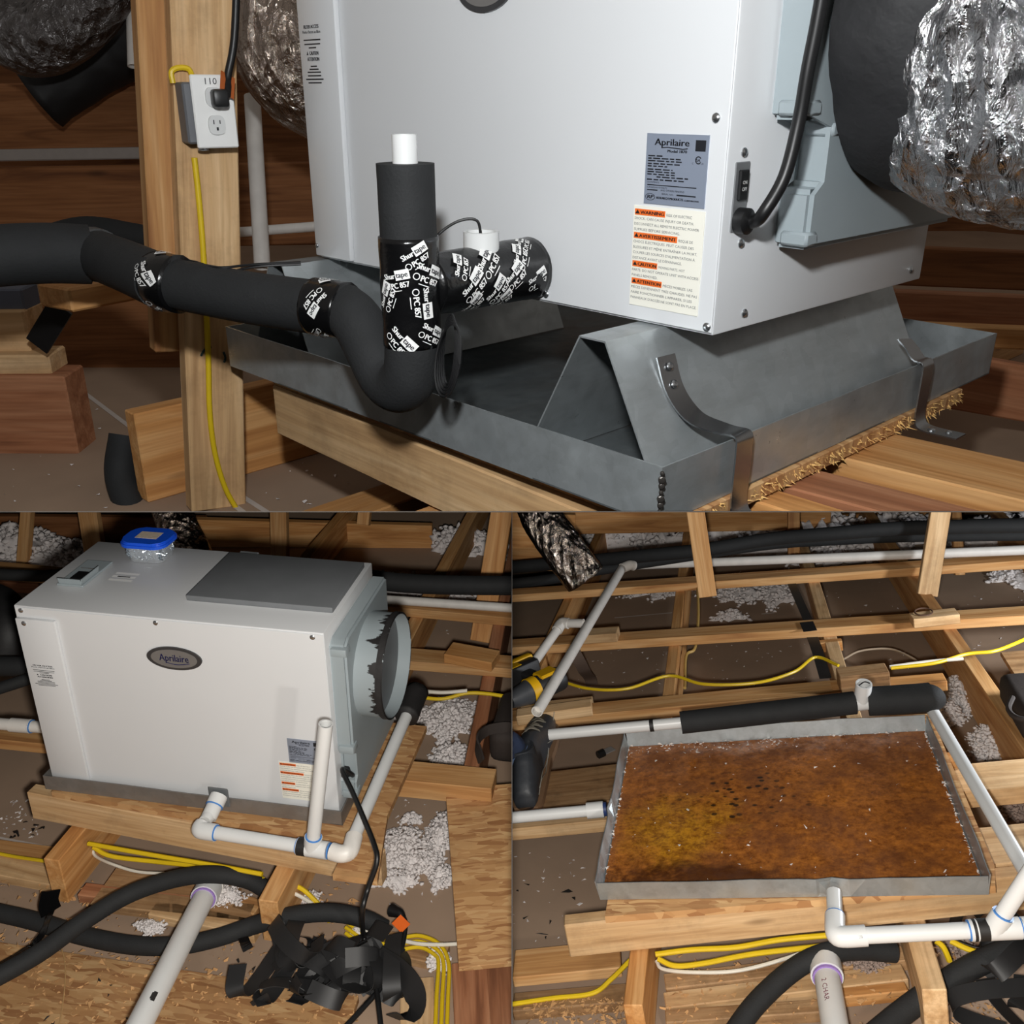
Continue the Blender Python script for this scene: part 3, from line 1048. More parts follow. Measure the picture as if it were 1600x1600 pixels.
# thin black sensor wire: from the cup, coiled below the branch, then along the run
wz = thing('sensor_wire', 'thin black wire from the vent cup looped beside the trap', 'wire', (RX, RY + .1, DZ))
wp = [(RX, RY + .115, DZ + .045), (RX - .005, RY + .112, DZ + .068), (RX - .02, RY + .09, DZ + .066), (RX - .03, RY + .06, DZ + .045), (RX - .036, RY + .04, DZ + .01), (RX - .03, RY + .04, DZ - .03)]
mk('lead', tube(wp, .0018, 8, 8), RUBBER(), wz, smooth=True)
for k in range(5):
    a = .012 + .003 * k
    c = V((RX + .045 + .004 * k, RY + .02 - .004 * k, DZ - .07 - .006 * k))
    pts = [c + V((a * math.cos(t) * .9, a * math.sin(t) * .4, .042 * math.sin(t) + .004 * k)) for t in [i * 2 * PI / 10 for i in range(11)]]
    mk('loop', tube(pts, .0016, 6, 4), RUBBER(), wz, smooth=True)
wq = [B.z(px, py, DZ - .01) for px, py in ((250, 402), (300, 408), (340, 418), (400, 413), (470, 410))]
mk('lead', tube(wq, .0018, 6, 6), RUBBER(), wz, smooth=True)
mk('lead', tube([p + V((0, 0, -.006 - .004 * math.sin(i * 1.3))) for i, p in enumerate(wq)], .0018, 6, 6), RUBBER(), wz, smooth=True)

# ---- post with the outlet
ZF = -.48
pb = B.z(338, 790, ZF)
po = thing('stud_post', 'two-ply wooden post carrying the power outlet', 'post', pb)
fwd = (pb - B.o)
rz = math.atan2(fwd.y, fwd.x) - PI / 2       # faces the camera
pr = V((math.cos(rz + .25), math.sin(rz + .25), 0))
PH = 1.15
aw = V((-pr.y, pr.x, 0))
if aw.dot(fwd) < 0: aw = -aw
_d = B.d(312, 0)
_t = B.o + _d * ((pb - B.o).dot(aw) / _d.dot(aw)) - pb
LEAN = (_t.x / _t.z, _t.y / _t.z)
post('stud', pb, .104, .04, PH, W_PALE(), po, rz + .25, LEAN)
post('stud', pb - pr * .014 + aw * .041 + V((0, 0, .30)), .104, .04, PH - .3, W_PINE(), po, rz + .25, LEAN)
fr = pb - aw * .021
# outlet box, plate
fpt = lambda px, py: (lambda d: B.o + d * ((fr - B.o).dot(aw) / d.dot(aw)))(B.d(px, py))
oc = fpt(318, 174)
for q_ in (((314, 556), (320, 546), (330, 542)), ((349, 550), (352, 558), (350, 566))):
    mk('marker_mark', tube([fpt(*k_) - aw * .0006 for k_ in q_], .0022, 6, 3), plain('marker_teal', (36, 62, 62), .6), po)
Mo = frame(oc, pr, -aw, V((0, 0, 1)))     # x right, y towards the room
Mo = frame(oc, pr, aw, V((0, 0, 1)))
ou = thing('power_outlet', 'white duplex outlet marked 110 on a grey box on the post', 'outlet', oc)
sc_ = (fpt(350, 174) - fpt(286, 174)).length
pw, ph = sc_, sc_ * 1.62
mk('junction_box', box((-pw * .62, -.042, -ph * .44), (pw * .3, 0, ph * .40), .003), plain('grey_steel_box', (110, 112, 116), .5, .3), ou, Mo)
pt_ = mk('cover_plate', box((-pw * .44, -.049, -ph * .5), (pw * .56, -.043, ph * .5), .002), WHITE(), ou, Mo)
fo2 = lambda u, v: V((u, -.0535, v))
for zc in (.2, -.18):
    n = 24
    poly = [(pw * .06 + pw * .2 * math.copysign(abs(math.cos(2 * PI * k / n)) ** .6, math.cos(2 * PI * k / n)), zc * ph + ph * .135 * math.copysign(abs(math.sin(2 * PI * k / n)) ** .8, math.sin(2 * PI * k / n))) for k in range(n)]
    rc = mk('receptacle', prism(poly, 'y', -.0535, -.048), PVC(), pt_, Mo, smooth=True)
    b = bmesh.new()
    f3 = lambda u, v: V((u, -.0539, v))
    rect(b, f3, pw * -.03, pw * -.005, zc * ph + ph * .01, zc * ph + ph * .07)
    rect(b, f3, pw * .12, pw * .145, zc * ph + ph * .015, zc * ph + ph * .065)
    rect(b, f3, pw * .035, pw * .085, zc * ph - ph * .075, zc * ph - ph * .03)
    mk('slots', b, INK(), pt_, Mo, recalc=False)
b = bmesh.new()
text(b, '110', pw * .04, ph * .37, ph * .09, pw * .28, 'C', fn=lambda u, v: V((u, -.0496, v)))
mk('marker_number', b, INK(), pt_, Mo, recalc=False)
mk('box_connector', disc((-pw * .3 + pw * .1, -.022, -ph * .43), (0, 0, -1), .010, .012, 14), STEEL(), ou, Mo)
# plug and its cord
pg = thing('plug', 'black cord with angled plug and orange tag in the outlet on the post', 'plug', Mo @ V((pw * .15, -.06, ph * .2)))
mk('plug_body', box((-.004, -.079, ph * .2 - .016), (pw * .32, -.0545, ph * .2 + .012), .006, seg=2), RUBBER(), pg, Mo, smooth=True)
a = Mo @ V((pw * .30, -.068, ph * .22))
c1, c2, c3 = [(lambda d: B.o + d * ((fr - aw * .05 - B.o).dot(aw) / d.dot(aw)))(B.d(*q)) for q in ((356, 118), (366, 60), (371, -60))]
mk('cord', tube([a, a.lerp(c1, .5) + V((0, 0, -.002)), c1, c2, c3], .0062, 10, 6), RUBBER(), pg, smooth=True)
mk('tag', strip([a, a.lerp(c1, .5), c1 + (c1 - a) * .05], [pr - V((0, 0, 1))] * 3, .026, .0012, 4), plain('orange_tag', (176, 92, 44), .45), pg)
# yellow cable down the post
yc = [fpt(px, py) - aw * .006 for px, py in ((302, 246), (308, 300), (315, 380), (320, 470), (324, 560), (326, 640), (334, 705), (350, 760), (372, 800))]
cb = thing('yellow_cable', 'yellow electrical cable stapled down the outlet post', 'cable', yc[-1])
mk('cable_run', tube(yc, .0052, 10, 6), YELLOW(), cb, smooth=True)
yl = [fpt(px, py) - aw * .008 for px, py in ((268, 130), (266, 112), (278, 106), (292, 108), (298, 118))]
mk('cable_loop', tube(yl, .0045, 8, 6), YELLOW(), cb, smooth=True)

# ---- floor and framing around
fl_ = thing('floor', 'attic floor of brown ceiling board and joists around the outlet post', None, (0, 0, ZF), kind='structure')
mk('ceiling_board', box((-5, -1.5, ZF - .02), (3.2, 5, ZF)), DRYW(), fl_)
j0 = B.z(232, 786, ZF)
lumber('joist', V((j0.x, j0.y, -.30)), V((j0.x - .03, 1.9, -.30)), .042, .18, W_ORNG(), fl_)
lumber('joist', V((.44, -.55, -.31)), V((.44, 2.2, -.31)), .04, .17, W_PINE(), fl_)
lumber('joist', V((1.12, .12, -.31)), V((1.12, 2.2, -.31)), .04, .17, W_RED(), fl_)
# low diagonal timber under the front beam
a, c = B.z(560, 808, -.40), B.z(690, 762, -.40)
lumber('joist', a - (c - a) * .8, c + (c - a) * .5, .09, .06, W_ORNG(), fl_)
# white seam lines of the ceiling board
for q in (((130, 612), (420, 830)), ((370, 770), (480, 840))):
    a, c = B.z(*q[0], ZF + .001), B.z(*q[1], ZF + .001)
    d = (c - a).normalized()
    s = V((-d.y, d.x, 0)) * .006
    b = bmesh.new()
    quad(b, [a - s, c - s, c + s, a + s])
    mk('joint_tape', b, plain('seam_white', (190, 180, 172), .8), fl_)
# stack of timbers on the left
st = [('reddish timber block lowest of the stack under the hose', (-60, 588), (100, 590), .152, W_RED(), .10),
      ('short timber lying on the reddish block in the stack', (-60, 556), (74, 548), .035, W_PALE(), .09),
      ('knotted timber end in the stack under the hose', (-60, 486), (34, 478), .08, W_PALE(), .10),
      ('grey painted block on top of the timber stack', (-60, 452), (32, 446), .045, plain('grey_blue_block', (96, 104, 120), .6), .08)]
for lab, p0, p1, h, m, wd in st:
    dep = 2.05
    a, c = B.at(*p0, dep), B.at(*p1, dep)
    c = V((c.x, c.y, a.z))
    tag(lumber('timber', a, c, wd, h * 1.25, m, bevel=.004), lab, 'timber')
a = B.at(112, 478, 1.72)
c = B.at(228, 458, 1.84)
wb_ = lumber('timber', V((a.x, a.y, a.z + .03)), V((c.x, c.y, a.z + .03)), .10, .042, W_ORNG(), bevel=.004)
tag(wb_, 'wood block with end grain lying under the black hose', 'timber')
a, c = B.at(96, 478, 1.95), B.at(58, 540, 2.0)
tag(mk('rubber_strap', strip([a, a.lerp(c, .5), c], [V((1, .8, 0))] * 3, .05, .006, 3), RUBBER()), 'black rubber flap hanging off the timber stack', 'strap')
# rafters and boards far behind
wl = thing('wall_back', 'dark rafters and boards at the back of the attic behind the post', None, (-2, 1.5, ZF), kind='structure')
def far_board(name, q0, q1, dep, h, m, th=.04, par=None, dz=0):
    a, c = B.at(*q0, dep), B.at(*q1, dep)
    return lumber(name, a, c, th, h, m, par or wl, bevel=.004)
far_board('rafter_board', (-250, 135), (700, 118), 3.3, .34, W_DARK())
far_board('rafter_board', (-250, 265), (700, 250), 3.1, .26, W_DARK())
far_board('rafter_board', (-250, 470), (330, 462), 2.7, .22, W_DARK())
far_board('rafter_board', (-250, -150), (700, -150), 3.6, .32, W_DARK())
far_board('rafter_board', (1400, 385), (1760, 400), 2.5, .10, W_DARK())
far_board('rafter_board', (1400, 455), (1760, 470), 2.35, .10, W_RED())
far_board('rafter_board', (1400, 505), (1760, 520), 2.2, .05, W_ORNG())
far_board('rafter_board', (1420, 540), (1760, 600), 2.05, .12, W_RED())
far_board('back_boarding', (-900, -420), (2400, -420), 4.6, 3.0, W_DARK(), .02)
far_board('edge_strip', (-250, 238), (235, 230), 3.05, .035, plain('pale_edge', (150, 142, 136), .8))
lp = B.at(30, 330, 2.6)
post('upright', B.at(10, 800, 2.9), .06, .04, 1.2, W_RED(), wl, .8)
# hanging dark ducts at the upper left
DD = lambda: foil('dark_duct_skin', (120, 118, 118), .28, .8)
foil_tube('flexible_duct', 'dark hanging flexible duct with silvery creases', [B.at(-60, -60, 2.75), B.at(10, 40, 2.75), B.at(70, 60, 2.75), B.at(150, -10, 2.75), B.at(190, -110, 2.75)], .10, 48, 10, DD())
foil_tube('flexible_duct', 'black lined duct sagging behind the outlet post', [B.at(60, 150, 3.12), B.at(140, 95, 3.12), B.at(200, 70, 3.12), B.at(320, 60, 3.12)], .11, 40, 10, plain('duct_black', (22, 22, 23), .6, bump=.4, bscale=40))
foil_tube('flexible_duct', 'silver foil duct passing behind the filter door of the raised cabinet', [B.at(420, -160, 2.05), B.at(432, -40, 2.05), B.at(452, 70, 2.06), B.at(510, 130, 2.12), B.at(640, 160, 2.2)], .125, 90, 18, foil('foil_brown', (190, 176, 164), .22, .8))
for lab, pts, r in (('white PVC pipe standing upright behind the outlet post', (B.at(394, 150, 2.5), B.at(410, 420, 2.5)), .021),
                    ('white PVC pipe lying level behind the outlet post', (B.at(250, 372, 2.6), B.at(520, 352, 2.6)), .013),
                    ('thin grey pipe hanging beside the dark ducts', (B.at(204, -40, 2.8), B.at(208, 104, 2.8)), .016)):
    tag(mk('plastic_pipe', tube(list(pts), r, 16, hollow=.8), PVCD(), smooth=True), lab, 'pipe')
tag(mk('black_hose', tube([B.at(195, 470 + 210, 1.9), B.at(188, 740, 1.9), B.at(205, 800, 1.88)], .03, 20, 8), FOAM(), smooth=True), 'short bend of black hose beside the block of the post joist', 'hose')
tag(mk('black_hose', tube([B.at(40, 385, 2.5), B.at(130, 360, 2.5), B.at(210, 370, 2.5), B.at(300, 388, 2.5)], .035, 16, 8), FOAM(), smooth=True), 'black hose crossing behind the outlet post', 'hose')
rnd = random.Random(5)
b = bmesh.new()
for _ in range(60):
    px, py = rnd.choice([(rnd.uniform(0, 200), rnd.uniform(640, 800)), (rnd.uniform(400, 620), rnd.uniform(690, 800)), (rnd.uniform(1500, 1600), rnd.uniform(540, 640))])
    p = B.z(px, py, ZF + .003)
    s = rnd.uniform(.0015, .004)
    vs = [b.verts.new(p + V((rnd.gauss(0, 1), rnd.gauss(0, 1), rnd.gauss(0, .3))) * s) for _ in range(4)]
    for f in ((0, 1, 2), (0, 2, 3), (0, 1, 3)):
        b.faces.new([vs[k] for k in f])
tag(mk('dust_flakes', b, FLUFF(), recalc=False), 'white flakes scattered on the attic floor below the post', 'debris', kind='stuff')


# ================================================================== shared helpers for the lower bays
def zl(name, q0, q1, z, wd, h, m, parent=None, label=None, cat='timber', ext=(0, 0), bevel=.0025):
    """timber with its near top edge seen from pixel q0 to q1 at height z"""
    a, c = BAY[0].z(*q0, z), BAY[0].z(*q1, z)
    d = (c - a).normalized()
    o = lumber(name, a - d * ext[0], c + d * ext[1], wd, h, m, parent, bevel)
    if label: tag(o, label, cat)
    return o


def pvc(name, label, runs, r, mat=None, fittings=(), group=None, cat='pipe', hollow=.8):
    """plastic pipework: runs are polylines, fittings are (polyline, radius)"""
    t = thing(name, label, cat, runs[0][0], group)
    for q in runs:
        mk('pipe_length', tube(q, r, 20, hollow=hollow), mat or PVC(), t, smooth=True)
    for nm, q, rr, m in fittings:
        mk(nm, tube(q, rr, 22, 5 if len(q) > 2 else 0), m or mat or PVC(), t, smooth=True)
    return t


def ring(parent, p, d, r, w=.003, m=None, name='primer_ring'):
    d = V(d).normalized()
    mk(name, tube([V(p) - d * w / 2, V(p) + d * w / 2], r, 22), m or BLUE(), parent, smooth=True)


def scatter(name, label, pts_fn, n, size, mat, seed=2, flat=.3, cat='debris'):
    rnd = random.Random(seed)
    b = bmesh.new()
    for _ in range(n):
        p = pts_fn(rnd)
        s = rnd.uniform(*size)
        vs = [b.verts.new(p + V((rnd.gauss(0, 1), rnd.gauss(0, 1), rnd.gauss(0, flat))) * s) for _ in range(4)]
        for f in ((0, 1, 2), (0, 2, 3), (0, 3, 1), (1, 3, 2)):
            b.faces.new([vs[k] for k in f])
    return tag(mk(name, b, mat, recalc=False), label, cat, kind='stuff')


def ribbons(name, label, c, rx, ry, h, n, wid, seed, mat):
    """tangle of flat black straps: every loop a part"""
    rnd = random.Random(seed)
    t = thing(name, label, 'strap', c)
    c = V(c)
    for i in range(n):
        a0 = rnd.random() * 2 * PI
        o = c + V((rnd.uniform(-1, 1) * rx, rnd.uniform(-1, 1) * ry, 0))
        rr = rnd.uniform(.028, .052)
        ax_ = V((math.cos(a0), math.sin(a0), rnd.uniform(-.5, .9))).normalized()
        u_ = ax_.cross(V((0, 0, 1))).normalized()
        v_ = u_.cross(ax_)
        if v_.z < 0: v_ = -v_
        asp = rnd.uniform(1.1, 2.0)
        k = rnd.choice((7, 8, 9, 10, 11))
        st_ = rnd.random() * 2 * PI
        pts, nr = [], []
        for j in range(k):
            th = st_ + j * .66
            g = rr * (1 + .16 * math.sin(j * 1.1 + a0) + .02 * j)
            pts.append(o + u_ * (math.cos(th) * g * asp) + v_ * (math.sin(th) * g * .62) + ax_ * (.012 * j * (1 if i % 2 else -1) - .03))
            nr.append((ax_ + u_ * .25 * math.sin(j * .7)).normalized())
        low = min(p.z - abs(ax_.z) * wid * .5 for p in pts)
        pts = [p + V((0, 0, c.z + .003 - low + h * i / n)) for p in pts]
        mk('strap_loop', strip(pts, nr, wid, .0016, 5), mat, t, smooth=True)
    return t


# ================================================================== lower left bay: the old installation
setbay(LFT)
B = LFT
DL, HL = .374, .502
fy = lambda px, py: B.y(px, py, 0)
a, c = fy(449, 1152), fy(500, 1194)
npl = (a.x, a.x + .085, c.z - .001, a.z)
a, c = fy(437, 1195), fy(490, 1256)
wrn = (a.x, a.x + .098, max(.004, c.z), npl[2] - .001)
ov = fy(274, 1027)
dt0, dt1 = fy(51, 1033), fy(82, 1068)
dxl = fy(110, 1080)
unit2 = cabinet('white dehumidifier sitting directly in an old pan on the strand board', .80, DL, HL, .112, npl, wrn, (ov.x, ov.z, .072, .032), (.022, .085, dt1.z, dt0.z), z0=-.040)
for p in ((243, 966), (488, 984), (33, 949)):
    q = fy(*p)
    screw(unit2, (q.x, -.003, min(q.z, HL - .012)), (0, -1, 0), .0065)
q = fy(41, 963)
screw(unit2, (q.x, -.013, HL - .042), (0, -1, 0), .0065)
# control panel and cover plate on the top
zt = HL
cv0, cv1, cv2 = B.z(290, 940, zt), B.z(540, 952, zt), B.z(562, 886, zt)
mk('top_cover', box((cv0.x, cv0.y + .004, zt), (min(cv1.x, .79), min(cv2.y, DL - .012), zt + .016), .003, seg=2), DGREY(), unit2, smooth=True)
mk('top_cover_tab', box((cv0.x + .02, DL - .03, zt), (cv0.x + .075, DL - .008, zt + .010), .003), DGREY(), unit2)
k0 = B.z(92, 918, zt)
k1 = B.z(172, 880, zt)
cp = mk('control_panel', box((k0.x - .012, k0.y + .008, zt), (k0.x + .062, k1.y, zt + .006), .002), GREYP(), unit2)
mk('control_recess', box((k0.x, k0.y + .1, zt + .006), (k0.x + .05, k1.y - .05, zt + .0075), .0005), plain('control_window', (86, 84, 82), .4), cp)
mk('control_tray', tray(k0.x - .006, k0.x + .056, k0.y + .012, k0.y + .09, zt + .006, zt + .022)['front'], GREYP(), cp)
mk('control_tray', tray(k0.x - .006, k0.x + .056, k0.y + .012, k0.y + .09, zt + .006, zt + .022)['right'], GREYP(), cp)
mk('control_tray', box((k0.x + .01, k0.y + .03, zt + .006), (k0.x + .045, k0.y + .075, zt + .012), .003), RUBBER(), cp)
lb = B.z(195, 902, zt)
b = bmesh.new()
for k in range(3):
    rect(b, lambda u, v: V((u, v, zt + .0006)), lb.x - .035, lb.x + .03, lb.y - .022 + k * .018, lb.y - .012 + k * .018)
mk('top_sticker', b, WHITE(), unit2, recalc=False)
b = bmesh.new()
rect(b, lambda u, v: V((u, v, zt + .0012)), lb.x - .02, lb.x + .015, lb.y - .002, lb.y + .003)
mk('top_sticker_print', b, INK(), unit2, recalc=False)
# outlet flange, latches, collar with old mastic
kk = DL / .533
fo = mk('outlet_flange', prism([(.02, .003), (.02, .06), (.045, .062), (.045, .14), (.02, .142), (.02, .455), (.05, .47), (DL - .01, .47), (DL - .01, .003)], 'x', .8, .842, .006), GREYP(), unit2, smooth=True)
for ya, za in ((.016, .43), (.016, .15), (.016, .012)):
    mk('latch', box((.806, ya - .004, za), (.846, ya + .03, za + .022), .004, seg=2), GREYP(), fo, smooth=True)
def collar_mat():
    t = NT('smeared_collar')
    tc = t.new('ShaderNodeTexCoord')
    sp = t.new('ShaderNodeSeparateXYZ')
    t.l.new(tc.outputs['Object'], sp.inputs[0])
    n = t.noise(t.coord((.5, 3.2, 1.2), False), 16, 5, .7)
    m = t.new('ShaderNodeMapRange')
    m.inputs[1].default_value = .845
    m.inputs[2].default_value = .925
    m.inputs[3].default_value = -.28
    m.inputs[4].default_value = .22
    t.l.new(sp.outputs[0], m.inputs[0])
    ad = t.new('ShaderNodeMath', operation='ADD')
    t.l.new(n, ad.inputs[0])
    t.l.new(m.outputs[0], ad.inputs[1])
    f = t.ramp(ad.outputs[0], [(.50, 0.0), (.53, 1.0)])
    return t.done(t.mix(f, lin((150, 160, 164)), lin((34, 32, 32))), .5)


CY, CZ, CR = .185, .31, .135
mk('outlet_collar', tube([(.842, CY, CZ), (.915, CY, CZ)], CR, 44, caps=False), collar_mat(), unit2, smooth=True)
mk('collar_liner', tube([(.844, CY, CZ), (.880, CY, CZ)], CR - .004, 44), DGREY(), unit2, smooth=True)
mk('collar_liner', tube([(.844, CY, CZ), (.914, CY, CZ)], CR - .002, 44, caps=False), GREYP(), unit2, smooth=True)
bm_ = plain('old_mastic', (34, 32, 32), .7, var=.4, scale=30, bump=.6, bscale=60)
mk('mastic_ring', tube([(.898 + .003 * i, CY, CZ) for i in range(6)], CR + .003, 60, caps=False, rfun=lambda s, th: 1 + .012 * noise.noise(V((s * 70, math.cos(th) * 5, math.sin(th) * 5)))), bm_, unit2, smooth='all')
# tub of screws on top
tb = B.z(224, 881, HL)
tub = thing('screw_tub', 'clear plastic tub of screws with a blue lid on the old cabinet', 'container', tb)
def rrect(cx, cy, w, d, r, n=5):
    out = []
    for qx, qy, a0 in ((1, 1, 0), (-1, 1, PI / 2), (-1, -1, PI), (1, -1, 3 * PI / 2)):
        for k in range(n + 1):
            a = a0 + PI / 2 * k / n
            out.append((cx + qx * (w / 2 - r) + r * math.cos(a), cy + qy * (d / 2 - r) + r * math.sin(a)))
    return out
tx, ty = tb.x, tb.y + .045
tc = NT('clear_plastic')
tc.b.inputs['Transmission Weight'].default_value = .0
tc.b.inputs['Alpha'].default_value = .35
MATS['clear_plastic'] = tc.done(lin((210, 216, 222)), .12)
lo_, hi_ = rrect(tx, ty, .10, .078, .022), rrect(tx, ty, .112, .088, .026)
b = bmesh.new()
r0_ = [b.verts.new((u, v, HL + .001)) for u, v in lo_]
r1_ = [b.verts.new((u, v, HL + .052)) for u, v in hi_]
b.faces.new(list(reversed(r0_)))
for k in range(len(r0_)):
    b.faces.new([r0_[k], r0_[(k + 1) % len(r0_)], r1_[(k + 1) % len(r1_)], r1_[k]])
mk('tub', b, MATS['clear_plastic'], tub, smooth=True)
b = bmesh.new()
rnd = random.Random(12)
for _ in range(900):
    u, v = rnd.uniform(-.048, .048), rnd.uniform(-.037, .037)
    if rnd.random() < .75:      # most show against the side of the tub
        if rnd.random() < .7: v = -.037 * rnd.uniform(.93, 1.0)
        else: u = math.copysign(.047, rnd.random() - .3)
    p = V((tx + u, ty + v, HL + .012 + rnd.random() * .028))
    d = V((rnd.gauss(0, 1), rnd.gauss(0, .3), rnd.gauss(0, .7))).normalized() * rnd.uniform(.004, .009)
    n = V((rnd.gauss(0, 1), rnd.gauss(0, 1), rnd.gauss(0, 1))).normalized() * .0014
    m = d.cross(n).normalized() * .0014
    vs = [b.verts.new(q) for q in (p - d + n, p - d - n + m, p - d - m, p + d)]
    for f in ((0, 1, 3), (1, 2, 3), (2, 0, 3), (0, 2, 1)):
        b.faces.new([vs[k] for k in f])
so = mk('loose_screws', b, plain('zinc_screws', (196, 206, 214), .25, .8, var=.2, scale=200), tub, recalc=False)
so['kind'] = 'stuff'
lidm = plain('blue_lid', (24, 84, 214), .35, var=.05)
ld = mk('lid', prism(rrect(tx, ty, .126, .100, .03), 'z', HL + .050, HL + .063, .003), lidm, tub, smooth=True)
mk('lid_rim', prism(rrect(tx, ty, .132, .106, .032), 'z', HL + .047, HL + .055), lidm, ld)
mk('lid_sticker', box((tx - .03, ty - .018, HL + .063), (tx + .032, ty + .022, HL + .0636)), plain('lid_paper', (206, 190, 172), .6, var=.3, scale=120), ld)

# ---- old pan, strand board, beam
pan2 = thing('drain_pan', 'low dull metal pan around the foot of the old cabinet', 'drain pan', (.4, .18, -.045))
tr = tray(-.012, .815, -.024, DL + .02, -.045, -.001, flare=0.0, wob=.002, seed=3)
dull = galv('dull_galvanized', (146, 142, 138), .5)
mk('pan_bottom', tr['pan_bottom'], dull, pan2)
for k in ('front', 'back', 'left', 'right'):
    mk('pan_side', tr[k], dull, pan2)
ZS = -.0465
sb = thing('strand_board', 'stained strand board under the old cabinet and its pan', 'board', (.4, .1, ZS - .018))
p1, p2 = B.z(80, 1237, ZS), B.z(532, 1312, ZS)
mk('sheet', prism([(p1.x, p1.y), (p2.x + .02, p2.y - .004), (p2.x + .02, p2.y - .115), (.955, -.185), (.915, .035), (.92, .42), (p1.x, .42)], 'z', ZS - .018, ZS), osb('osb_warm', .9), sb)
ZM = ZS - .0185
zl('support_beam', (41, 1238), (594, 1342), ZM, .038, .090, W_PALE(), None, 'pale timber beam on edge below the old cabinet and its strand board', 'beam')
zl('support_beam', (560, 1213), (768, 1233), -.12, .09, .06, W_PINE(), None, 'pale timber sticking out beside the white fluff right of the old cabinet', 'beam', ext=(.5, 0))

# ---- floor, joists
ZJ, ZD, ZW = -.157, -.335, -.30
fl2 = thing('floor', 'attic floor of brown ceiling board with joists around the old cabinet', None, (0, 0, ZD), kind='structure')
mk('ceiling_board', box((-3.5, -1.5, ZD - .02), (3.5, 5.5, ZD)), DRYW(), fl2)
mk('walkway_board', box((-1.2, -1.6, ZW - .018), (.93, -.30, ZW)), osb('osb_grey', .72), fl2)
j1a, j1b = B.z(72, 1340, ZJ), B.z(92, 1345, ZJ)
lumber('joist', (j1b.x, j1b.y, ZJ), (j1b.x, 3.2, ZJ), .045, .145, W_ORNG(), fl2)
j2 = B.z(433, 1410, ZJ)
lumber('joist', (j2.x, j2.y, ZJ), (j2.x, 3.2, ZJ), .05, .135, W_PINE(), fl2)
q0, q1 = B.z(710, 950, ZJ), B.z(735, 1195, ZJ)
lumber('joist', (q1.x + .03, .36, ZJ), (q0.x + .05, 3.2, ZJ), .045, .175, W_RED(), fl2)
lumber('joist', (1.62, .5, ZJ), (1.62, 3.2, ZJ), .045, .175, W_RED(), fl2)
for q0, q1, m, e in (((600, 948), (800, 966), W_PINE(), (2.5, .6)), ((590, 1030), (800, 1046), W_PINE(), (2.2, .6)), ((-40, 1152), (78, 1164), W_PINE(), (.6, .1))):
    zl('runner', q0, q1, ZJ + .036, .088, .036, m, fl2, ext=e)
zl('block', (693, 1022), (768, 1036), ZJ + .073, .085, .036, W_ORNG(), fl2)
for q0, q1, wd, m in (((140, 1412), (386, 1440), .06, W_OLD()), ((120, 1398), (300, 1420), .045, W_RED()), ((160, 1385), (360, 1408), .07, W_OLD()), ((230, 1428), (396, 1462), .05, W_PALE()), ((360, 1418), (396, 1428), .05, W_PINE())):
    zl('floor_plank', q0, q1, ZW + .012, wd, .03, m, fl2)
zl('floor_plank', (-30, 1338), (78, 1352), ZW - .005, .07, .03, W_PINE(), fl2, ext=(.3, 0))
zl('floor_plank', (-30, 1362), (86, 1384), ZW + .008, .07, .03, W_PALE(), fl2, ext=(.3, 0))
zl('floor_plank', (560, 1480), (690, 1508), ZW - .01, .07, .03, W_OLD(), fl2)
for x0, x1, py in ((652, 676, 1560), (678, 700, 1562)):
    a, c = B.z(x0, 1525, ZW), B.z(x0 + 4, 1680, ZW)
    lumber('floor_plank', a, c, .042, .03, W_PALE(), fl2)
for x0 in (706, 760):
    a, c = B.z(x0, 1515, ZW + .02), B.z(x0 + 8, 1680, ZW + .02)
    d = (a - c).normalized()
    M_ = None
    lumber('floor_plank', c, a + d * .02, .085, .05, W_RED(), fl2)
a, c = B.z(-20, 1307, ZD + .001), B.z(90, 1328, ZD + .001)
bq = bmesh.new()
quad(bq, [a, c, c + V((0, .008, 0)), a + V((0, .008, 0))])
mk('joint_tape', bq, plain('seam_white', (190, 180, 172), .8), fl2)

# ---- drain pipework in front
ZP = -.012
f0 = B.y(343, 1226, -.02)
e0 = V((f0.x, -.030, ZP + .02))
n1 = V((e0.x - .004, -.075, ZP))
el = B.z(311, 1297, ZP)
el = V((el.x, el.y, ZP))
tee = B.z(485, 1331, ZP)
tee = V((tee.x, el.y - .012, ZP))
elb = V((tee.x + .088, tee.y - .006, ZP))
far = V((.888, .36, .05))
r = .0165
dx = (tee - el).normalized()
dn = (n1 - e0).normalized()
vt = B.y(509, 1131, tee.y)
dv = (vt - tee).normalized()
dfar = (far - elb).normalized()
dp = pvc('drain_pipe', 'white PVC drain line with tee and standpipe in front of the old cabinet', [[el + dx * .03, tee - dx * .03], [n1, el - (el - n1).normalized() * .03], [tee + dv * .03, vt], [elb + dfar * .03, far]], r, None,
         [('elbow', [n1.lerp(el, .72), el.lerp(n1, .12), el + dx * .008, el + dx * .045], r * 1.28, None),
          ('tee', [tee - dx * .036, tee + dx * .04], r * 1.3, None), ('tee_neck', [tee, tee + dv * .036], r * 1.3, None),
          ('elbow', [tee + dx * .05, elb - dx * .012, elb + dfar * .012 + dx * .004, elb + dfar * .055], r * 1.28, PVCD()),
          ('outlet_adapter', [e0, e0.lerp(n1, .55)], r * 1.35, None), ('coupling', [e0.lerp(n1, .5), n1 + (n1 - e0) * .25], r * 1.2, None)])
for p, d in ((el + dx * .046, dx), (tee + dx * .044, dx), (tee - dx * .037, dx), (tee + dv * .037, dv)):
    ring(dp, p, d, r * 1.2)
ring(dp, e0.lerp(n1, .56), dn, r * 1.36)
mk('outlet_backing', box((e0.x - .027, -.0320, ZP - .012), (e0.x + .027, -.0285, ZP + .045), .002), plain('grey_gasket', (94, 98, 100), .6), dp)
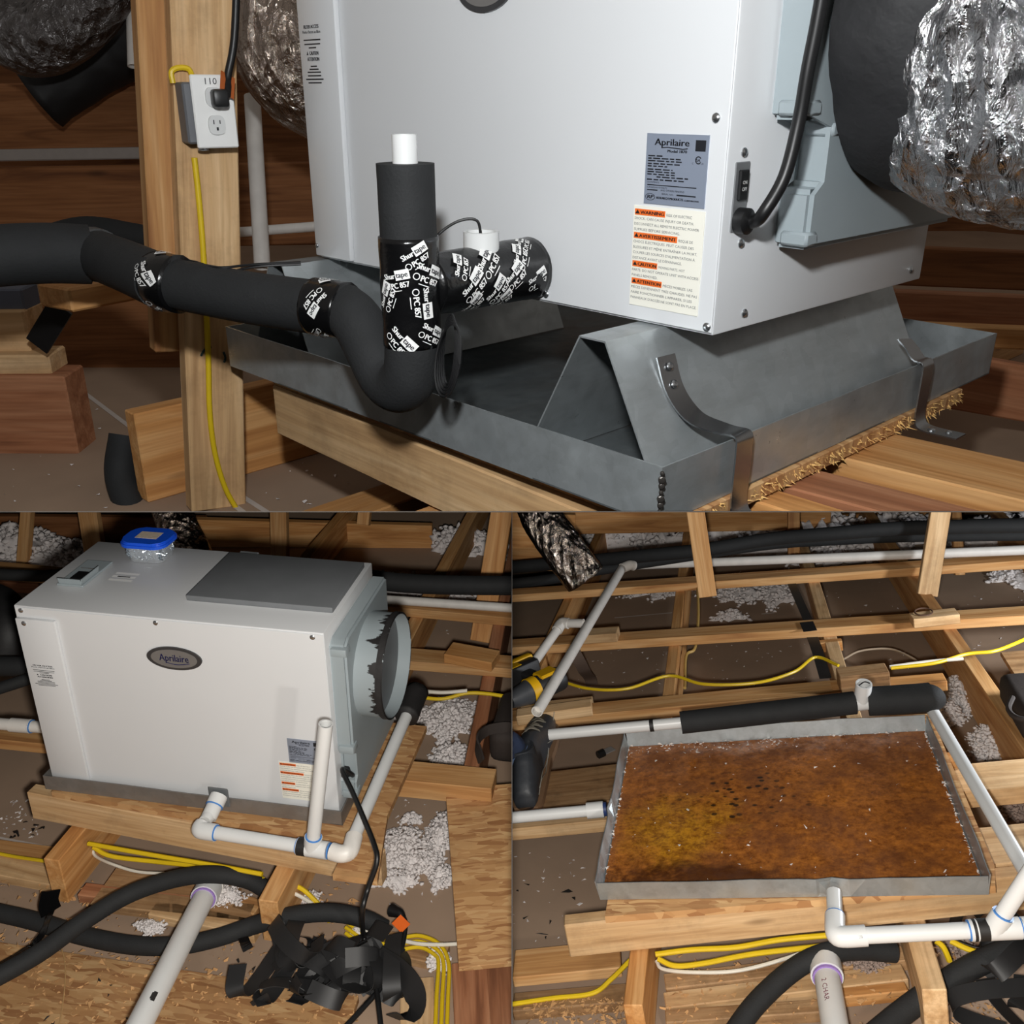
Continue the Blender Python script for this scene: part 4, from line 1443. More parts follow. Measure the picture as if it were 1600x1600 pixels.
for i in range(5):
    th = i * 1.3
    ring(dp, tee - dx * (.016 + .004 * i), dx, r * (1.31 + .01 * (i % 2)), .006, BLACKP(), 'black_smear')
mk('black_wrap', tube([far - dfar * .03, far, far + dfar * .03, far + dfar * .08], .034, 20, 3, rfun=lump), bm_, dp, smooth='all')

# ---- floor pipe, hoses
pa, pb_ = B.z(319, 1402, -.235), B.z(216, 1606, -.14)
d = (pb_ - pa).normalized()
wp_ = pvc('waste_pipe', 'long white waste pipe with purple primer running over the black hoses', [[pa, pb_ + d * .25]], .0275, PVC(), [('coupling', [pa - d * .05, pa + d * .004], .034, None)])
ring(wp_, pa + d * .006, d, .031, .006, PURPLE())
ring(wp_, pa - d * .052, d, .036, .012, PVCD(), 'stop_ring')
sm = B.z(222, 1578, -.13)
pth3 = Path([pa, pb_])
fc = facing(pth3, 0)
b = bmesh.new()
for (dd, aa, h1, w1) in ((.8, 0, .014, .16), (.815, .06, .01, .2), (.785, -.05, .008, .1)):
    rect(b, lambda u, v: pth3.surf(pth3.s[-1] * .86 + u, fc + aa + v, .0279), -h1, h1, -w1, w1, 1, 4)
mk('black_smear', b, BLACKP(), wp_, recalc=False)
def hose(label, pts, r, mat=None, name='black_hose', n=10, cat='hose'):
    return tag(mk(name, tube(pts, r, 20, n), mat or FOAM(), smooth=True), label, cat)
hose('black foam hose rising in an arch from the walkway to the joist', [B.z(px, py, z) for px, py, z in ((-30, 1540, -.225), (60, 1490, -.222), (130, 1440, -.220), (200, 1398, -.215), (270, 1374, -.20), (330, 1366, -.19), (385, 1374, -.21), (420, 1392, -.25))], .0225)
hose('black foam hose lying under the white waste pipe', [B.z(px, py, z) for px, py, z in ((-40, 1418, -.275), (50, 1438, -.275), (130, 1462, -.277), (210, 1477, -.277), (280, 1477, -.277), (340, 1465, -.272), (400, 1445, -.255), (460, 1430, -.225), (520, 1426, -.22), (570, 1436, -.24), (602, 1452, -.268))], .0225)
tag(mk('tape_flap', strip([B.z(380, 1465, -.262), B.z(384, 1475, -.28), B.z(388, 1484, -.291)], [V((1, .2, 0))] * 3, .026, .0015, 3), TAPEB()), 'black tape flap on the hose near the waste pipe', 'tape')
tw = thing('tape_strip', 'glossy twisted black tape hanging off the hoses by the joist end', 'tape', B.z(78, 1420, ZW))
mk('tape_end', strip([B.z(80, 1392, -.22), B.z(76, 1410, -.23), B.z(80, 1425, -.235)], [V((1, 0, .1))] * 3, .05, .002, 4), TAPEB(), tw)
mk('tape_tail', strip([B.z(80, 1422, -.235), B.z(72, 1445, -.235), B.z(62, 1465, -.245), B.z(35, 1490, -.26), B.z(-10, 1515, -.25)], [V((1, 0, .3)), V((.6, .5, .6)), V((.8, .2, .3)), V((.3, .8, .5)), V((.4, .6, .5))], .022, .002, 6), TAPEB(), tw, smooth=True)

# ---- cables
def cable(label, pts, r=.004, mat=None, name='cable', n=8, cat='cable', group=None):
    o = mk(name, tube(pts, r, 8, n), mat or YELLOW(), smooth=True)
    return tag(o, label, cat, group)
Zc = lambda *q: [B.z(px, py, z) for px, py, z in q]
cable('upper yellow cable running under the old beam from the joist', Zc((138, 1318, -.18), (170, 1324, -.18), (250, 1338, -.18), (340, 1353, -.18), (410, 1366, -.18)), .0062)
cable('lower yellow cable looping under the old beam', Zc((146, 1324, -.20), (175, 1338, -.215), (250, 1347, -.225), (330, 1356, -.225), (412, 1374, -.215)), .0062)
cable('white cable looping on the planks under the old beam', Zc((144, 1326, -.24), (150, 1338, -.25), (175, 1350, -.24), (215, 1362, -.25), (262, 1365, -.25), (300, 1367, -.25)), .004, CABLEW())
cable('yellow cable coming out past the second joist', Zc((440, 1376, -.22), (470, 1388, -.23), (490, 1405, -.25), (505, 1422, -.27), (515, 1440, -.28)), .0062)
cable('white cable coming out past the second joist', Zc((440, 1387, -.225), (468, 1400, -.235), (492, 1415, -.26), (512, 1432, -.28)), .005, CABLEW())
for k in range(3):
    cable('yellow cable of the bundle bending down past the planks by the plug', Zc((540, 1440 + 9 * k, -.28), (575, 1462 + 9 * k, -.285), (620, 1466 + 9 * k, -.285), (655, 1462 + 9 * k, -.285), (686 - 4 * k, 1475 + 8 * k, -.28), (701 - 8 * k, 1505, -.275), (700 - 9 * k, 1560, -.27), (697 - 9 * k, 1640, -.26)), .005, group='yellow cables bending past the plug')
cable('white cable reaching from the plug to the leaning strand board', Zc((560, 1452, -.262), (610, 1464, -.262), (650, 1474, -.262), (690, 1476, -.262), (725, 1474, -.262)), .0048, CABLEW())
cable('yellow cable lying along the floor planks by the first joist', Zc((-30, 1328, -.29), (20, 1338, -.285), (60, 1344, -.27), (76, 1346, -.265)), .005)
cable('yellow house cable crossing the far joists right of the collar', Zc((560, 1085, -.1), (640, 1088, -.11), (690, 1092, -.11), (730, 1083, -.1), (770, 1085, -.1), (830, 1096, -.1)), .006)
cable('white house cable crossing the far joists right of the collar', Zc((560, 1074, -.09), (640, 1078, -.09), (690, 1082, -.085), (730, 1079, -.08)), .006, CABLEW())
cable('thin string lying on the walkway board', Zc((96, 1482, ZW + .002), (101, 1500, ZW + .002), (102, 1530, ZW + .002), (98, 1570, ZW + .002), (92, 1610, ZW + .002)), .0015, plain('straw', (176, 140, 92), .8), 'string', cat='string')
# power cord
sx = V((.80, .045, .07))
cp_ = [sx, sx + V((.03, -.012, 0))] + [B.y(px, py, yy) for px, py, yy in ((535, 1203, -.0), (551, 1238, -.06), (568, 1278, -.13), (584, 1318, -.20), (589, 1346, -.235), (575, 1388, -.26), (566, 1425, -.29))] + Zc( (568, 1460, -.22), (577, 1500, -.23), (588, 1545, -.24), (597, 1620, -.25))
pc2 = thing('power_lead', 'long black power lead falling from the old cabinet to the floor', 'power cord', cp_[-1])
mk('cable', tube(cp_, .0062, 10, 8), RUBBER(), pc2, smooth=True)
mk('strain_relief', disc(sx + V((.001, 0, 0)), (1, 0, 0), .017, .016, 16, .004), RUBBER(), pc2, smooth=True)
pq = Zc((612, 1422, -.235), (625, 1427, -.23), (633, 1440, -.235), (631, 1468, -.25), (622, 1500, -.26), (602, 1535, -.25), (570, 1572, -.25), (535, 1610, -.25))
pl_ = thing('plug', 'black plug end with orange tag curving above the strap tangle', 'plug', pq[0])
mk('cord', tube(pq[1:], .0062, 10, 8), RUBBER(), pl_, smooth=True)
mk('plug_body', tube([pq[0], pq[0].lerp(pq[1], .5), pq[1], pq[1].lerp(pq[2], .5)], lambda t: .017 - .008 * t, 12, 4), RUBBER(), pl_, smooth=True)
a, c = B.z(619, 1436, -.225), B.z(634, 1451, -.232)
mk('tag', strip([a, a.lerp(c, .5), c], [V((.8, .6, .2))] * 3, .03, .0012, 3), plain('plug_orange', (232, 104, 30), .5), pl_)
# strap tangle
ctr = B.z(535, 1535, ZW)
ribbons('strap_tangle', 'heap of loose black strapping on the walkway', ctr, .12, .055, .03, 20, .042, 4, plain('black_strap', (30, 30, 31), .55, var=.2, scale=30))
tag(mk('black_strap', strip([B.z(595, 1498, -.22), B.z(628, 1520, -.21), B.z(648, 1552, -.23), B.z(645, 1582, -.26), B.z(615, 1590, -.285)], [V((0, .5, 1)), V((.4, .3, 1)), V((.8, .2, .8)), V((.8, -.2, .8)), V((.3, -.4, 1))], .06, .002, 6), plain('black_strap', (30, 30, 31), .38), smooth=True), 'wide black strap end curling off the strap heap', 'strap')

# ---- loose strand board leaning at the right
o0, o1 = B.z(696, 1232, -.16), B.z(717, 1512, -.20)
ob = thing('strand_board', 'loose strand board sheet lying beside the white fluff', 'board', o1)
y_ = (o0 - o1).normalized()
x_ = V((y_.y, -y_.x, 0)).normalized()
z_ = x_.cross(y_)
mk('sheet', box((0, 0, -.014), (.9, (o0 - o1).length, 0), .001), osb('osb'), ob, frame(o1, x_, y_, z_))
# ---- fluff
fluff('loose_insulation', 'white fluffy insulation heaped beside the platform corner', [(B.z(628, 1335, ZD), .10, .11, .06), (B.z(655, 1355, ZD), .08, .07, .05), (B.z(612, 1378, ZD), .06, .04, .03), (B.z(690, 1310, ZD), .05, .12, .05), (B.z(645, 1282, ZD), .04, .03, .02), (B.z(690, 1375, ZD), .05, .05, .04)], 700, (.003, .008), seed=3)
fluff('loose_insulation', 'white fluffy insulation on the ceiling board behind the standpipe', [(B.z(640, 1130, ZD), .15, .10, .05), (B.z(700, 1130, ZD), .10, .14, .06), (B.z(705, 1190, ZD), .08, .10, .05)], 700, (.004, .010), seed=4)
fluff('loose_insulation', 'white fluff tucked below the waste pipe coupling', [(B.z(350, 1405, ZW), .06, .05, .03), (B.z(375, 1412, ZW), .03, .03, .02), (B.z(235, 1452, ZW), .05, .03, .012), (B.z(480, 1408, ZW), .05, .04, .015), (B.z(685, 1500, ZW), .04, .04, .015), (B.z(560, 1462, ZW), .025, .02, .03)], 260, (.002, .006), seed=5)
fluff('loose_insulation', 'insulation spread along the far joist bays behind the old cabinet', [(B.z(722, 858, ZD), .24, .14, .12), (B.z(640, 925, ZD), .4, .10, .08), (B.z(120, 885, ZD), .4, .16, .12), (B.z(30, 870, ZD), .4, .16, .16)], 500, (.008, .02), seed=6)
tan = plain('wood_shavings', (196, 150, 100), .85, var=.3, scale=40)
scatter('wood_shavings', 'pale shavings scattered over the walkway and planks', lambda r_: B.z(r_.uniform(0, 560), r_.uniform(1375, 1600), ZW + .003), 900, (.0015, .006), tan, 3)
scatter('black_scraps', 'small black tape scraps strewn on the walkway', lambda r_: B.z(*r_.choice([(r_.uniform(60, 400), r_.uniform(1500, 1600)), (r_.uniform(510, 560), r_.uniform(1240, 1300)), (r_.uniform(10, 90), r_.uniform(1280, 1310))]), ZW + .003), 34, (.003, .009), BLACKP(), 4, .1)
scatter('white_flakes', 'white flakes strewn on the ceiling board around the old cabinet', lambda r_: B.z(*r_.choice([(r_.uniform(0, 60), r_.uniform(1250, 1310)), (r_.uniform(600, 700), r_.uniform(960, 1100)), (r_.uniform(600, 690), r_.uniform(1240, 1420))]), ZD + .003), 120, (.002, .006), FLUFF(), 5)

# ---- things at the back
wl2 = thing('wall_back', 'rafters, studs and boards behind the old cabinet', None, (0, 3, ZD), kind='structure')
def fb(name, q0, q1, dep, h, m, th=.04, par=None):
    a, c = B.at(*q0, dep), B.at(*q1, dep)
    return lumber(name, a, c, th, h, m, par, bevel=.004)
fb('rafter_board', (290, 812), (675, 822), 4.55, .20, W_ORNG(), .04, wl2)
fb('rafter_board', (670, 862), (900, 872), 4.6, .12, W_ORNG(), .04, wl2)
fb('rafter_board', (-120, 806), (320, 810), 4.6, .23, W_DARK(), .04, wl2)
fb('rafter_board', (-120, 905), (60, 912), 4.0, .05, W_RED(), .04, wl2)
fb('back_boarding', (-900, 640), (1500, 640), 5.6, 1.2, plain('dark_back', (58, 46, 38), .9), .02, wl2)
def pst(q0, q1, dep, w_, m, par):
    a, c = B.at(*q0, dep), B.at(*q1, dep)
    v = c - a
    return post('stud', a, w_, .04, v.length, m, par, 0.05, (v.x / v.z, v.y / v.z))
pst((152, 880), (136, 780), 4.2, .085, W_PINE(), wl2)
pst((36, 890), (44, 790), 4.35, .05, W_PINE(), wl2)
pst((438, 874), (436, 780), 4.3, .075, W_PINE(), wl2)
pst((568, 820), (572, 780), 4.3, .055, W_PINE(), wl2)
pst((752, 1002), (788, 780), 3.75, .085, W_ORNG(), wl2)
hd = [B.at(260, 770, 4.1), B.at(275, 815, 4.05), B.at(290, 850, 4.0), B.at(310, 890, 3.95)]
foil_tube('flexible_duct', 'silver foil duct coming down behind the tub of screws', hd, .085, 64, 12, foil('foil_brown', (190, 176, 164), .22, .8))
hose('pair of black lines crossing behind the old collar', Zc((540, 900, .1), (620, 910, .1), (700, 914, .1), (830, 915, .1)), .034)
hose('black line behind the old cabinet at the filter end', [B.at(-40, 895, 3.6), B.at(60, 900, 3.6), B.at(110, 896, 3.6)], .022)
hose('fat black duct left of the filter door', [B.at(-60, 935, 3.2), B.at(-5, 950, 3.15), B.at(14, 985, 3.1), B.at(6, 1030, 3.1)], .075, plain('duct_black', (22, 22, 23), .6, bump=.4, bscale=40))
hose('black hose passing low behind the filter door', [B.at(-40, 1040, 2.9), B.at(60, 1042, 2.9)], .030)
hose('thin black hose sloping behind the filter door', [B.at(-40, 1088, 2.8), B.at(60, 1056, 2.85)], .018)
for lab, a, c, r_ in (('white PVC pipe with blue ring left of the old cabinet', B.z(-40, 1128, -.02), B.z(75, 1137, -.02), .017), ('white PVC pipe lying along the far runner', B.z(560, 934, ZJ + .06), B.z(830, 952, ZJ + .06), .017)):
    t = pvc('plastic_pipe', lab, [[a, c]], r_, PVCD())
    if 'blue' in lab:
        ring(t, a.lerp(c, .78), c - a, r_ * 1.15)
        mk('coupling', tube([a.lerp(c, .5), a.lerp(c, .76)], r_ * 1.2, 18), PVCD(), t, smooth=True)
# dark tool bag at the right edge
tb2 = B.z(790, 1190, ZJ)
bag = thing('tool_bag', 'dark canvas tool bag with loop handle by the far joist', 'bag', tb2)
bagm = plain('dark_canvas', (44, 36, 32), .8, var=.3, scale=20, bump=.3, bscale=90)
bb = box((tb2.x - .05, tb2.y - .02, ZJ), (tb2.x + .3, tb2.y + .22, ZJ + .11), .03, seg=3)
mk('bag_body', bb, bagm, bag, smooth=True)
hp = [B.z(752, 1190, ZJ + .08), B.z(746, 1160, ZJ + .11), B.z(760, 1142, ZJ + .12), B.z(790, 1136, ZJ + .12), B.z(805, 1140, ZJ + .12)]
mk('handle', strip(hp, [V((0, .5, 1))] * 5, .03, .006, 6), bagm, bag, smooth=True)


# ================================================================== lower right bay: the rusted pan
setbay(RGT)
B = RGT
def zc(*q): return [BAY[0].z(px, py, z) for px, py, z in q]
Zc = zc
PW, PD, PHT = .84, .687, .05
def rust():
    t = NT('rust_sludge')
    v = t.coord((1, 1, 1), False)
    n1 = t.noise(v, 3.2, 6, .65)
    n2 = t.noise(v, 55, 5, .7)
    n3 = t.noise(v, 9, 5, .7)
    n4 = t.noise(v, 7, 7, .75)
    col = t.mix(t.ramp(n2, [(.35, 0.0), (.65, 1.0)]), lin((122, 68, 28)), lin((192, 118, 50)))
    col = t.mix(t.ramp(n3, [(.42, .0), (.68, .75)]), col, lin((108, 60, 26)))
    # ochre bloom towards the left end, darker silt towards the front edge
    tc = t.new('ShaderNodeTexCoord')
    sp = t.new('ShaderNodeSeparateXYZ')
    t.l.new(tc.outputs['Object'], sp.inputs[0])
    def dist(cx, cy, sx, sy):
        o = []
        for i, (c, s_) in enumerate(((cx, sx), (cy, sy))):
            a = t.new('ShaderNodeMath', operation='SUBTRACT')
            t.l.new(sp.outputs[i], a.inputs[0])
            a.inputs[1].default_value = c
            m = t.new('ShaderNodeMath', operation='DIVIDE')
            t.l.new(a.outputs[0], m.inputs[0])
            m.inputs[1].default_value = s_
            p = t.new('ShaderNodeMath', operation='POWER')
            t.l.new(m.outputs[0], p.inputs[0])
            p.inputs[1].default_value = 2
            o.append(p.outputs[0])
        ad = t.new('ShaderNodeMath', operation='ADD')
        t.l.new(o[0], ad.inputs[0])
        t.l.new(o[1], ad.inputs[1])
        a2 = t.new('ShaderNodeMath', operation='MULTIPLY_ADD')
        t.l.new(n4, a2.inputs[0])
        a2.inputs[1].default_value = 4.2
        t.l.new(ad.outputs[0], a2.inputs[2])
        a3 = t.new('ShaderNodeMath', operation='MULTIPLY')
        t.l.new(a2.outputs[0], a3.inputs[0])
        a3.inputs[1].default_value = .22
        return a3.outputs[0]
    yl = t.ramp(dist(.17, .27, .17, .17), [(.46, .95), (.56, .5), (.70, 0.0)])
    col = t.mix(yl, col, t.mix(t.ramp(n2, [(.38, 0.0), (.62, 1.0)]), lin((132, 80, 20)), lin((206, 144, 34))))
    br = t.ramp(dist(.25, .06, .25, .07), [(.5, .85), (.68, 0.0)])
    col = t.mix(br, col, lin((74, 40, 20)))
    spots = t.ramp(t.voro(t.coord((1, 1.3, 1), False), 34), [(.20, 1.0), (.32, 0.0)])
    zone = t.ramp(dist(.36, .40, .24, .13), [(.52, 1.0), (.72, 0.0)])
    mu = t.new('ShaderNodeMath', operation='MULTIPLY')
    t.l.new(spots, mu.inputs[0])
    t.l.new(zone, mu.inputs[1])
    mu2 = t.new('ShaderNodeMath', operation='MULTIPLY')
    t.l.new(mu.outputs[0], mu2.inputs[0])
    mu2.inputs[1].default_value = .92
    col = t.mix(mu2.outputs[0], col, lin((40, 30, 20)))
    t.bump(n2, .25, .004)
    return t.done(col, t.ramp(n3, [(.35, .25), (.6, .6)]), 0.0, .5)
def dentf(s, nrm):
    if nrm.y < -.5:
        return (-.014 * math.exp(-((s - .64) / .05) ** 2) + .006 * math.exp(-((s - .58) / .03) ** 2), -.010 * math.exp(-((s - .66) / .05) ** 2))
    if nrm.x < -.5:
        return (.012 * math.exp(-((s - .45) / .04) ** 2), -.012 * math.exp(-((s - .45) / .03) ** 2))
    return (0, 0)
pan3 = thing('drain_pan', 'old metal drain pan with rust sludge covering its bottom', 'drain pan', (.42, .34, -PHT))
tr = tray(0, PW, 0, PD, -PHT, 0, t=.0022, flare=.006, wob=.004, dent=dentf, seed=5)
mk('pan_bottom', tr['pan_bottom'], galv(), pan3)
for k in ('front', 'back', 'left', 'right'):
    mk('pan_side', tr[k], galv(), pan3)
sl = bmesh.new()
rect(sl, lambda u, v: V((u, v, -PHT + .005 + .0012 * noise.noise(V((u * 14, v * 14, 0))))), .004, PW - .004, .004, PD - .004, 60, 50)
so = mk('rust_layer', sl, rust(), pan3, smooth='all')
so['label'] = 'orange and ochre rust sludge'
bw = bmesh.new()
rnd = random.Random(21)
for _ in range(420):
    t_ = rnd.random()
    p = rnd.choice((V((t_ * PW, PD - .006, -PHT + .008)), V((.006, t_ * PD, -PHT + .008)), V((PW - .006, t_ * PD, -PHT + .007)), V((rnd.uniform(.02, .5), PD - rnd.uniform(.01, .05), -PHT + .006)), V((rnd.random() * PW, rnd.random() * PD, -PHT + .007))))
    s = rnd.uniform(.0012, .004)
    vs = [bw.verts.new(p + V((rnd.gauss(0, 1), rnd.gauss(0, 1), rnd.gauss(0, .6))) * s) for _ in range(4)]
    for f in ((0, 1, 2), (0, 2, 3), (0, 3, 1), (1, 3, 2)):
        bw.faces.new([vs[k] for k in f])
mk('white_crust', bw, plain('mineral_crust', (214, 206, 200), .8), pan3, recalc=False)['kind'] = 'stuff'
# ---- strand board and beam
ZS = -PHT - .0015
sb = thing('strand_board', 'strand board sheet under the rusted pan', 'board', (.4, .3, ZS - .018))
a = B.z(945, 1432, ZS)
mk('sheet', prism([(a.x, a.y), (PW + .02, .03), (PW + .035, .10), (PW + .03, .79), (.10, .79), (.02, .60)], 'z', ZS - .018, ZS), osb('osb'), sb)
ZM = ZS - .0185
zl('support_beam', (881, 1446), (1640, 1364), ZM, .038, .090, W_PALE(), None, 'pale timber beam on edge in front of the rusted pan', 'beam', ext=(0, .2))
ZJ, ZD, ZW = -.162, -.345, -.31
fl3 = thing('floor', 'attic floor of brown ceiling board with joists around the rusted pan', None, (0, 0, ZD), kind='structure')
mk('ceiling_board', box((-3.5, -1.5, ZD - .02), (4.5, 6.5, ZD)), DRYW(), fl3)
j = B.z(974, 1570, ZJ)
lumber('joist', (.099, -.201, ZJ), (.09, 3.6, ZJ), .042, .15, W_ORNG(), fl3)
lumber('joist', (.673, -.148, ZJ), (.60, 3.6, ZJ), .048, .13, W_PALE(), fl3)
lumber('joist', (1.12, .42, ZJ), (.95, 3.6, ZJ), .045, .175, W_PINE(), fl3)
lumber('joist', (1.62, .8, ZJ), (1.50, 3.6, ZJ), .045, .175, W_PINE(), fl3)
lumber('joist', (-.46, 1.0, ZJ), (-.40, 3.6, ZJ), .045, .175, W_ORNG(), fl3)
for q0, q1, e in (((800, 1012), (1600, 962), (.5, .5)), ((800, 1128), (1320, 1080), (.5, .02)), ((800, 930), (1600, 876), (.6, .6))):
    zl('runner', q0, q1, ZJ + .037, .088, .037, W_PINE(), fl3, ext=e)
zl('runner', (796, 1268), (962, 1250), ZJ + .02, .20, .037, W_OLD(), fl3, ext=(.4, .1))
zl('runner', (796, 1296), (962, 1280), ZJ - .03, .03, .04, W_PALE(), fl3, ext=(.4, .1))
zl('runner', (1500, 1238), (1640, 1226), ZM - .02, .13, .05, W_PALE(), fl3, ext=(.1, .4))
zl('runner', (1560, 1350), (1640, 1342), ZM - .02, .14, .05, W_PALE(), fl3, ext=(.02, .4))
zl('runner', (1470, 1192), (1512, 1188), ZM - .0, .05, .085, W_ORNG(), fl3, ext=(.25, .0))
# planks below the beam
for q0, q1, wd, m in (((1040, 1575), (1420, 1530), .05, W_PALE()), ((1040, 1545), (1420, 1500), .05, W_OLD()), ((800, 1528), (970, 1512), .10, W_PINE()), ((800, 1580), (980, 1565), .06, W_OLD()), ((1040, 1598), (1300, 1580), .04, W_OLD()), ((1300, 1560), (1420, 1548), .03, W_ORNG())):
    zl('floor_plank', q0, q1, ZW + .01, wd, .03, m, fl3)
mk('walkway_board', box((-.5, -1.2, ZW - .016), (1.6, -.235, ZW)), osb('osb_grey', .72), fl3)
for q in (((800, 1530), (975, 1516)), ((960, 966), (1050, 958)), ((1190, 960), (1210, 958))):
    a, c = B.z(*q[0], ZD + .001), B.z(*q[1], ZD + .001)
    b = bmesh.new()
    quad(b, [a, c, c + V((0, .010, 0)), a + V((0, .010, 0))])
    mk('joint_tape', b, plain('seam_white', (190, 180, 172), .8), fl3)
# blocks on the runners
zl('timber', (806, 1120), (924, 1104), ZJ + .076, .06, .036, W_PALE(), None, 'upper wood offcut of the pile beneath the drill', 'timber')
zl('timber', (810, 1118), (924, 1106), ZJ + .038, .09, .034, W_PALE(), None, 'lower wood offcut of the pile beneath the drill', 'timber')
zl('timber', (905, 994), (963, 990), ZJ + .076, .075, .037, W_PALE(), None, 'knotty wood offcut on the runner beside the PVC elbow', 'timber')
zl('timber', (1427, 968), (1500, 960), ZJ + .074, .065, .036, W_PALE(), None, 'wood offcut on the middle runner under the rusty ring', 'timber')
zl('timber', (1312, 1058), (1390, 1050), ZJ + .10, .07, .062, W_OLD(), None, 'grey stained wood block beneath the yellow cable', 'timber')
zl('timber', (1300, 1078), (1480, 1064), ZJ + .038, .06, .036, W_ORNG(), None, 'orange timber behind the insulated drain tee', 'timber')
zl('timber', (1270, 1006), (1316, 1002), ZJ - .0, .03, .04, W_ORNG(), None, 'ridged orange wood block below the middle runner', 'timber')
wl_ = B.z(1443, 956, ZJ + .079)
tag(mk('wire_loop', tube([wl_ + V((.03 * math.cos(a_), .034 * math.sin(a_), 0)) for a_ in [i * 2 * PI / 16 for i in range(17)]], .003, 6), plain('rusty_wire', (96, 72, 58), .6), smooth=True), 'rusty wire ring lying on the offcut of the middle runner', 'wire')
# black overspray on the timbers is paint: thin painted strips
def paint_strip(label, pts, w_):
    o = mk('paint_stroke', strip(pts, [V((1, 0, .0))] * len(pts), w_, .0015, 4), BLACKP())
    return tag(o, label, 'paint')
paint_strip('stroke of black paint down the joist and over the runners', zc((1228, 892, ZJ + .003), (1245, 930, ZJ + .003), (1262, 968, ZJ + .012)), .035)
paint_strip('stroke of black paint crossing the front of the middle runner', zc((1260, 972, ZJ + .041), (1266, 986, ZJ + .041)), .05)
paint_strip('stroke of black paint down the joist to the near runner', zc((1268, 992, ZJ + .003), (1278, 1020, ZJ + .003), (1290, 1060, ZJ + .003)), .04)

# ---- pipework
r = .0165
ZP = -.022
e0 = V((.525, -.022, ZP))
el = B.z(1306, 1464, ZP - .01)
te = B.z(1552, 1452, ZP - .01)
dx = (te - el).normalized()
up_ = B.y(1604, 1372, te.y)
top_ = te + (up_ - te) * 2.6
dv = (up_ - te).normalized()
en = te + dx * .12
fr_ = B.z(1452, 1102, .0)
bk = V((.93, -.06, ZP))
dk = (fr_ - bk).normalized()
p3 = pvc('drain_pipe', 'white PVC drain line with elbow and tee at the rusted pan', [[e0, el - (el - e0).normalized() * .04], [el + dx * .03, te - dx * .03], [te + dv * .03, top_], [bk, fr_], [te + dx * .03, en]], r, None,
         [('elbow', [el.lerp(e0, .45), el.lerp(e0, .1), el + dx * .012, el + dx * .06], r * 1.28, None), ('tee', [te - dx * .045, te + dx * .05], r * 1.3, None), ('tee_neck', [te, te + dv * .04], r * 1.3, None),
          ('elbow', [te + dx * .055, en.lerp(bk, .1), en.lerp(bk, .7), bk + dk * .05], r * 1.28, None)])
for p, d, k in ((el.lerp(e0, .46), e0 - el, 1.26), (te - dx * .046, dx, 1.25), (te + dv * .041, dv, 1.25), (te + dx * .051, dx, 1.25)):
    ring(p3, p, d, r * k)
ring(p3, te - dx * .02, dx, r * 1.33, .02, BLACKP(), 'black_smear')
ring(p3, te - dx * .036, dx, r * 1.32, .006, BLACKP(), 'black_smear')
b = bmesh.new()
pq3 = Path([el, te])
fc = facing(pq3, 0)
rnd = random.Random(4)
for k in range(14):
    u0 = .018 + k * .0024
    rect(b, lambda u, v: pq3.surf(u, fc + .1 + v, r * 1.29), u0, u0 + .0013 * rnd.uniform(.6, 1.4), -.12, .12, 1, 3)
mk('fitting_barcode', b, INK(), p3, recalc=False)
# black smeared fitting text stays too small to read
lp0, lp1 = B.z(796, 1278, -.03), B.z(948, 1264, -.03)
q3 = pvc('drain_stub', 'white PVC pipe with adapter entering the dented end of the rusted pan', [[lp0, lp1]], .0155, None, [('coupling', [lp0.lerp(lp1, .80), lp0.lerp(lp1, .97)], .0215, None)])
ring(q3, lp0.lerp(lp1, .985), lp1 - lp0, .0185, .008, plain('navy_primer', (40, 60, 110), .5))
b0, b1 = B.z(858, 1148, .035), B.z(1066, 1129, .035)
q4 = pvc('drain_run', 'white PVC pipe with black band leading into the black sleeve behind the rusted pan', [[b0, b1]], .0165)
mid = b0.lerp(b1, .775)
ring(q4, mid, b1 - b0, .0185, .012, BLACKP(), 'black_band')
s1 = B.z(1336, 1098, .035)
s2 = B.z(1448, 1090, .035)
ds = (s1 - b1).normalized()
slv = thing('pipe_sleeve', 'black foam sleeve around the drain run behind the rusted pan', 'pipe insulation', b1)
mk('sleeve', tube([b1 - ds * .004, b1.lerp(s1, .5), s1], .0325, 26, 6), FOAM(), slv, smooth=True)
mk('sleeve', tube([s1 + ds * .035, s1.lerp(s2, .55), s2, s2 + ds * .012], .041, 26, 6), FOAM(), slv, smooth=True)
tt = s1 + ds * .018
tup = B.y(1357, 1076, tt.y)
vt_ = thing('vent_tee', 'short white PVC tee standing between two black sleeves', 'pipe fitting', tt)
mk('tee_body', tube([tt - ds * .024, tt + ds * .03], .024, 22), PVC(), vt_, smooth=True)
dtu = V((.15, -.25, 1)).normalized()
mk('tee_branch', tube([tt, tt + dtu * .068], .0225, 22, hollow=.8), PVC(), vt_, smooth=True)
mk('wire', tube([tt + dtu * .06 + V((-.015, 0, 0)), tt + dtu * .074, tt + dtu * .068 + V((.015, 0, 0))], .0018, 6, 6), RUBBER(), vt_, smooth=True)
